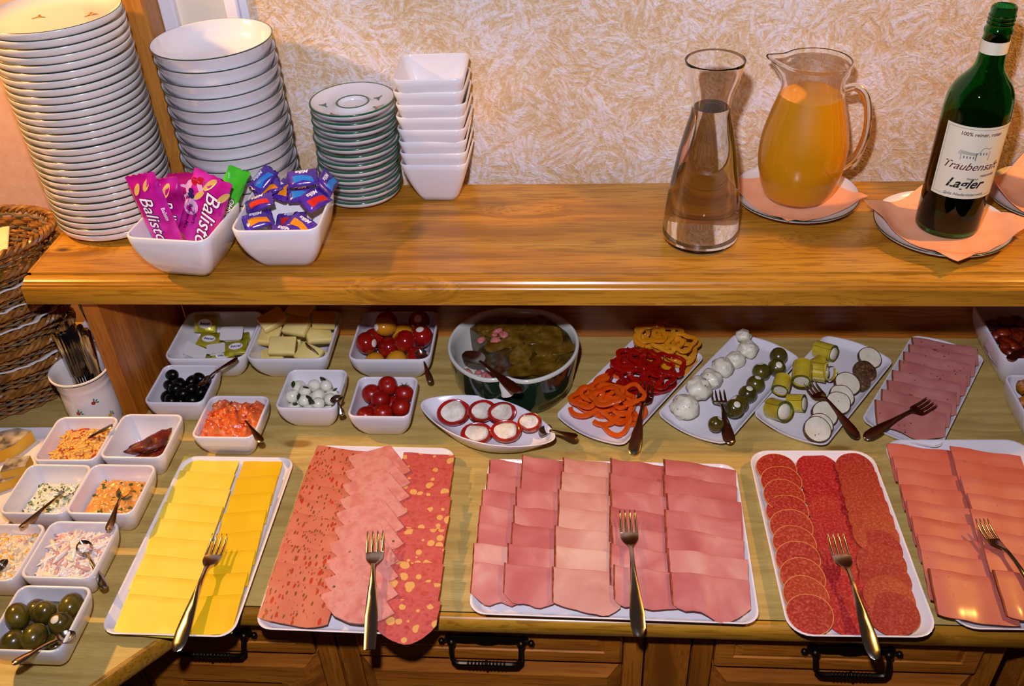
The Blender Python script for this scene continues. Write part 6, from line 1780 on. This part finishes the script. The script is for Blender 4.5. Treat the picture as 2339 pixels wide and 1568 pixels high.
    'pepper_ring.036': (0.0793, 1.2777, 0.9195),
    'pepper_ring.037': (0.0703, 1.2769, 0.9310),
    'pepper_ring.038': (0.1034, 1.2688, 0.9375),
    'pepper_ring.039': (0.1022, 1.2663, 0.9200),
    'pepper_ring.040': (0.0716, 1.2471, 0.9245),
    'pepper_ring.041': (0.1064, 1.2388, 0.9270),
    'pepper_ring.042': (0.1442, 1.2549, 0.9365),
    'pepper_ring.043': (0.0783, 1.2270, 0.9130),
    'pepper_ring.044': (0.1193, 1.2296, 0.9195),
    'pepper_ring.045': (0.1254, 1.2637, 0.9300),
    'pepper_ring.046': (0.0175, 1.1900, 0.9110),
    'pepper_ring.047': (0.0422, 1.2268, 0.9115),
    'pepper_ring.048': (0.0317, 1.1900, 0.9230),
    'pepper_ring.049': (0.0588, 1.1720, 0.9315),
    'pepper_ring.050': (0.0242, 1.1718, 0.9120),
    'pepper_ring.051': (0.0333, 1.1544, 0.9185),
    'pepper_ring.052': (0.0500, 1.1268, 0.9200),
    'pepper_ring.053': (0.0041, 1.1735, 0.9325),
    'pepper_ring.054': (0.0686, 1.1497, 0.9110),
    'pepper_ring.055': (0.0193, 1.1867, 0.9165),
    'pepper_ring.056': (0.0598, 1.1634, 0.9230),
    'pepper_ring.057': (0.0766, 1.1767, 0.9365),
    'pepper_ring.058': (0.0633, 1.2096, 0.9100),
    'pepper_ring.059': (0.0355, 1.1838, 0.9215),
    'pepper_ring.060': (0.0194, 1.1897, 0.9280),
    'pepper_ring.061': (0.0408, 1.1736, 0.9395),
    'pepper_ring.062': (0.0582, 1.1550, 0.9150),
    'pepper_ring.063': (0.0048, 1.1701, 0.9225),
    'pepper_ring.064': (0.0540, 1.1467, 0.9260),
    'pepper_ring.065': (0.0367, 1.1628, 0.9435),
    'pepper_ring.066': (0.0109, 1.1768, 0.9160),
    'pepper_ring.067': (0.0726, 1.1632, 0.9205),
    'pepper_ring.068': (0.0413, 1.1982, 0.9310),
    'portion_cup': (-0.6339, 1.3281, 0.9340),
    'portion_cup.001': (-0.6978, 1.2892, 0.9228),
    'portion_cup.002': (-0.6548, 1.2945, 0.9260),
    'stuffed_olive': (-0.7125, 0.7283, 0.9367),
    'stuffed_olive.001': (-0.6639, 0.7311, 0.9455),
    'stuffed_olive.002': (-0.7200, 0.7043, 0.9564),
    'stuffed_olive.003': (-0.6895, 0.7135, 0.9532),
    'stuffed_olive.004': (-0.6609, 0.6994, 0.9502),
    'stuffed_olive.005': (-0.7170, 0.6760, 0.9418),
    'stuffed_olive.006': (-0.6866, 0.6781, 0.9514),
    'stuffed_olive.007': (-0.6706, 0.6836, 0.9241),
    'stuffed_olive.008': (-0.6841, 0.7215, 0.9227),
    'stuffed_olive.009': (-0.7078, 0.6999, 0.9227),
    'stuffed_olive.010': (0.2057, 1.1122, 0.9320),
    'stuffed_olive.011': (0.2371, 1.1443, 0.9370),
    'stuffed_olive.012': (0.2499, 1.1718, 0.9216),
    'stuffed_olive.013': (0.2667, 1.1965, 0.9218),
    'stuffed_olive.014': (0.2826, 1.2218, 0.9218),
    'stuffed_olive.015': (0.2969, 1.2547, 0.9216),
    'stuffed_olive.016': (0.3241, 1.2671, 0.9216),
    'stuffed_olive.017': (0.3326, 1.2989, 0.9212),
    'stuffed_pepper': (-0.3723, 1.3193, 0.9390),
    'stuffed_pepper.001': (-0.3775, 1.2860, 0.9552),
    'stuffed_pepper.002': (-0.3426, 1.2956, 0.9384),
    'stuffed_pepper.003': (-0.3104, 1.2902, 0.9563),
    'stuffed_pepper.004': (-0.2849, 1.3158, 0.9477),
    'stuffed_pepper.005': (-0.2874, 1.2660, 0.9396),
    'stuffed_pepper.006': (-0.3532, 1.3512, 0.9538),
    'stuffed_pepper.007': (-0.2940, 1.3513, 0.9543),
    'stuffed_pepper.008': (-0.3486, 1.3173, 0.9676),
    'stuffed_pepper.009': (-0.3238, 1.2641, 0.9336),
    'stuffed_pepper.010': (-0.3647, 1.2693, 0.9249),
    'stuffed_pepper.011': (-0.3235, 1.3334, 0.9412),
    'stuffed_pepper_half': (-0.2095, 1.1348, 0.9296),
    'stuffed_pepper_half.001': (-0.1634, 1.1343, 0.9344),
    'stuffed_pepper_half.002': (-0.1304, 1.1249, 0.9400),
    'stuffed_pepper_half.003': (-0.1689, 1.0958, 0.9200),
    'stuffed_pepper_half.004': (-0.1220, 1.0936, 0.9280),
    'stuffed_pepper_half.005': (-0.0837, 1.0978, 0.9432),
    'zucchini_curl': (0.4004, 1.2291, 0.9460),
    'zucchini_roll': (0.3074, 1.1511, 0.9284),
    'zucchini_roll.001': (0.3409, 1.1740, 0.9232),
    'zucchini_roll.002': (0.3206, 1.2020, 0.9384),
    'zucchini_roll.003': (0.3529, 1.2144, 0.9532),
    'zucchini_roll.004': (0.3810, 1.2426, 0.9332),
    'zucchini_roll.005': (0.3895, 1.2751, 0.9200),
    'zucchini_roll.006': (0.4121, 1.3091, 0.9248),
}
TURNED = {
    'butter_piece': (0.165, -0.275, 1.500),
    'butter_piece.001': (0.412, 0.055, 0.050),
    'butter_piece.002': (0.247, -0.055, -0.250),
    'butter_piece.003': (0.275, 0.275, 0.500),
    'butter_piece.004': (0.330, 0.110, -0.400),
    'butter_piece.005': (0.330, 0.000, 0.100),
    'butter_piece.006': (0.275, -0.165, 0.200),
    'butter_piece.007': (0.275, -0.220, 0.600),
    'butter_piece.008': (0.165, 0.055, -0.300),
    'butter_piece.009': (0.165, 0.165, 0.200),
    'butter_piece.010': (0.220, 0.220, -0.300),
    'butter_piece.011': (0.000, 0.000, 0.400),
    'butter_piece.012': (0.055, 0.000, 0.200),
    'butter_piece.013': (0.055, 0.000, 0.300),
    'margarine_portion': (0.110, 0.055, -0.100),
    'margarine_portion.001': (0.083, 0.000, 0.100),
    'margarine_portion.002': (0.110, 0.027, 0.120),
    'margarine_portion.003': (0.110, 0.000, 0.200),
    'margarine_portion.004': (0.055, 0.000, 0.000),
    'margarine_portion.005': (0.900, 0.100, 0.100),
    'margarine_portion.006': (0.055, 0.000, 0.100),
    'margarine_portion.007': (0.110, -0.055, 0.300),
    'pepper_ring': (-0.031, 0.060, -0.238),
    'pepper_ring.001': (0.012, 0.075, 2.015),
    'pepper_ring.003': (0.045, 0.016, 0.560),
    'pepper_ring.009': (0.124, -0.006, 4.776),
    'pepper_ring.010': (-0.092, -0.137, 3.084),
    'pepper_ring.011': (0.006, 0.033, 2.907),
    'pepper_ring.012': (0.085, 0.052, 5.955),
    'pepper_ring.013': (-0.008, 0.116, 4.817),
    'pepper_ring.014': (0.103, -0.020, 4.375),
    'pepper_ring.016': (0.051, -0.134, -0.372),
    'pepper_ring.019': (-0.094, -0.002, 2.203),
    'pepper_ring.020': (-0.114, 0.114, 0.475),
    'pepper_ring.021': (-0.092, -0.021, -0.502),
    'pepper_ring.022': (0.003, -0.019, -0.111),
    'pepper_ring.023': (-0.130, 0.121, 2.661),
    'pepper_ring.024': (-0.021, -0.134, -1.223),
    'pepper_ring.027': (-0.131, 0.046, 3.107),
    'pepper_ring.029': (0.125, -0.125, 2.219),
    'pepper_ring.030': (-0.087, 0.039, 3.685),
    'pepper_ring.032': (-0.025, -0.011, 2.561),
    'pepper_ring.033': (-0.001, -0.061, 6.062),
    'pepper_ring.035': (-0.076, 0.084, -0.633),
    'pepper_ring.036': (0.016, 0.077, 4.662),
    'pepper_ring.037': (-0.022, -0.115, 2.146),
    'pepper_ring.038': (0.135, -0.076, 2.548),
    'pepper_ring.042': (-0.126, -0.136, 3.321),
    'pepper_ring.043': (-0.069, -0.009, 1.720),
    'pepper_ring.044': (0.123, 0.101, 1.335),
    'pepper_ring.045': (-0.009, -0.102, 3.016),
    'pepper_ring.046': (-0.089, 0.073, 5.143),
    'pepper_ring.047': (0.072, 0.119, 0.295),
    'pepper_ring.048': (0.129, 0.006, -0.724),
    'pepper_ring.049': (-0.016, -0.024, 3.506),
    'pepper_ring.050': (-0.138, 0.044, 5.011),
    'pepper_ring.052': (-0.132, 0.057, 3.813),
    'pepper_ring.053': (0.085, -0.104, 5.204),
    'pepper_ring.056': (0.047, -0.133, 3.729),
    'pepper_ring.059': (0.059, 0.029, 4.015),
    'pepper_ring.064': (-0.097, 0.128, 3.902),
    'pepper_ring.066': (0.082, -0.065, 2.822),
    'portion_cup': (0.192, 0.055, 0.150),
    'portion_cup.001': (0.110, 0.632, 0.150),
    'portion_cup.002': (0.055, 0.055, 0.300),
}
for name_, loc_ in SETTLED.items():
    bpy.data.objects[name_].location = loc_
for name_, rot_ in TURNED.items():
    bpy.data.objects[name_].rotation_euler = rot_
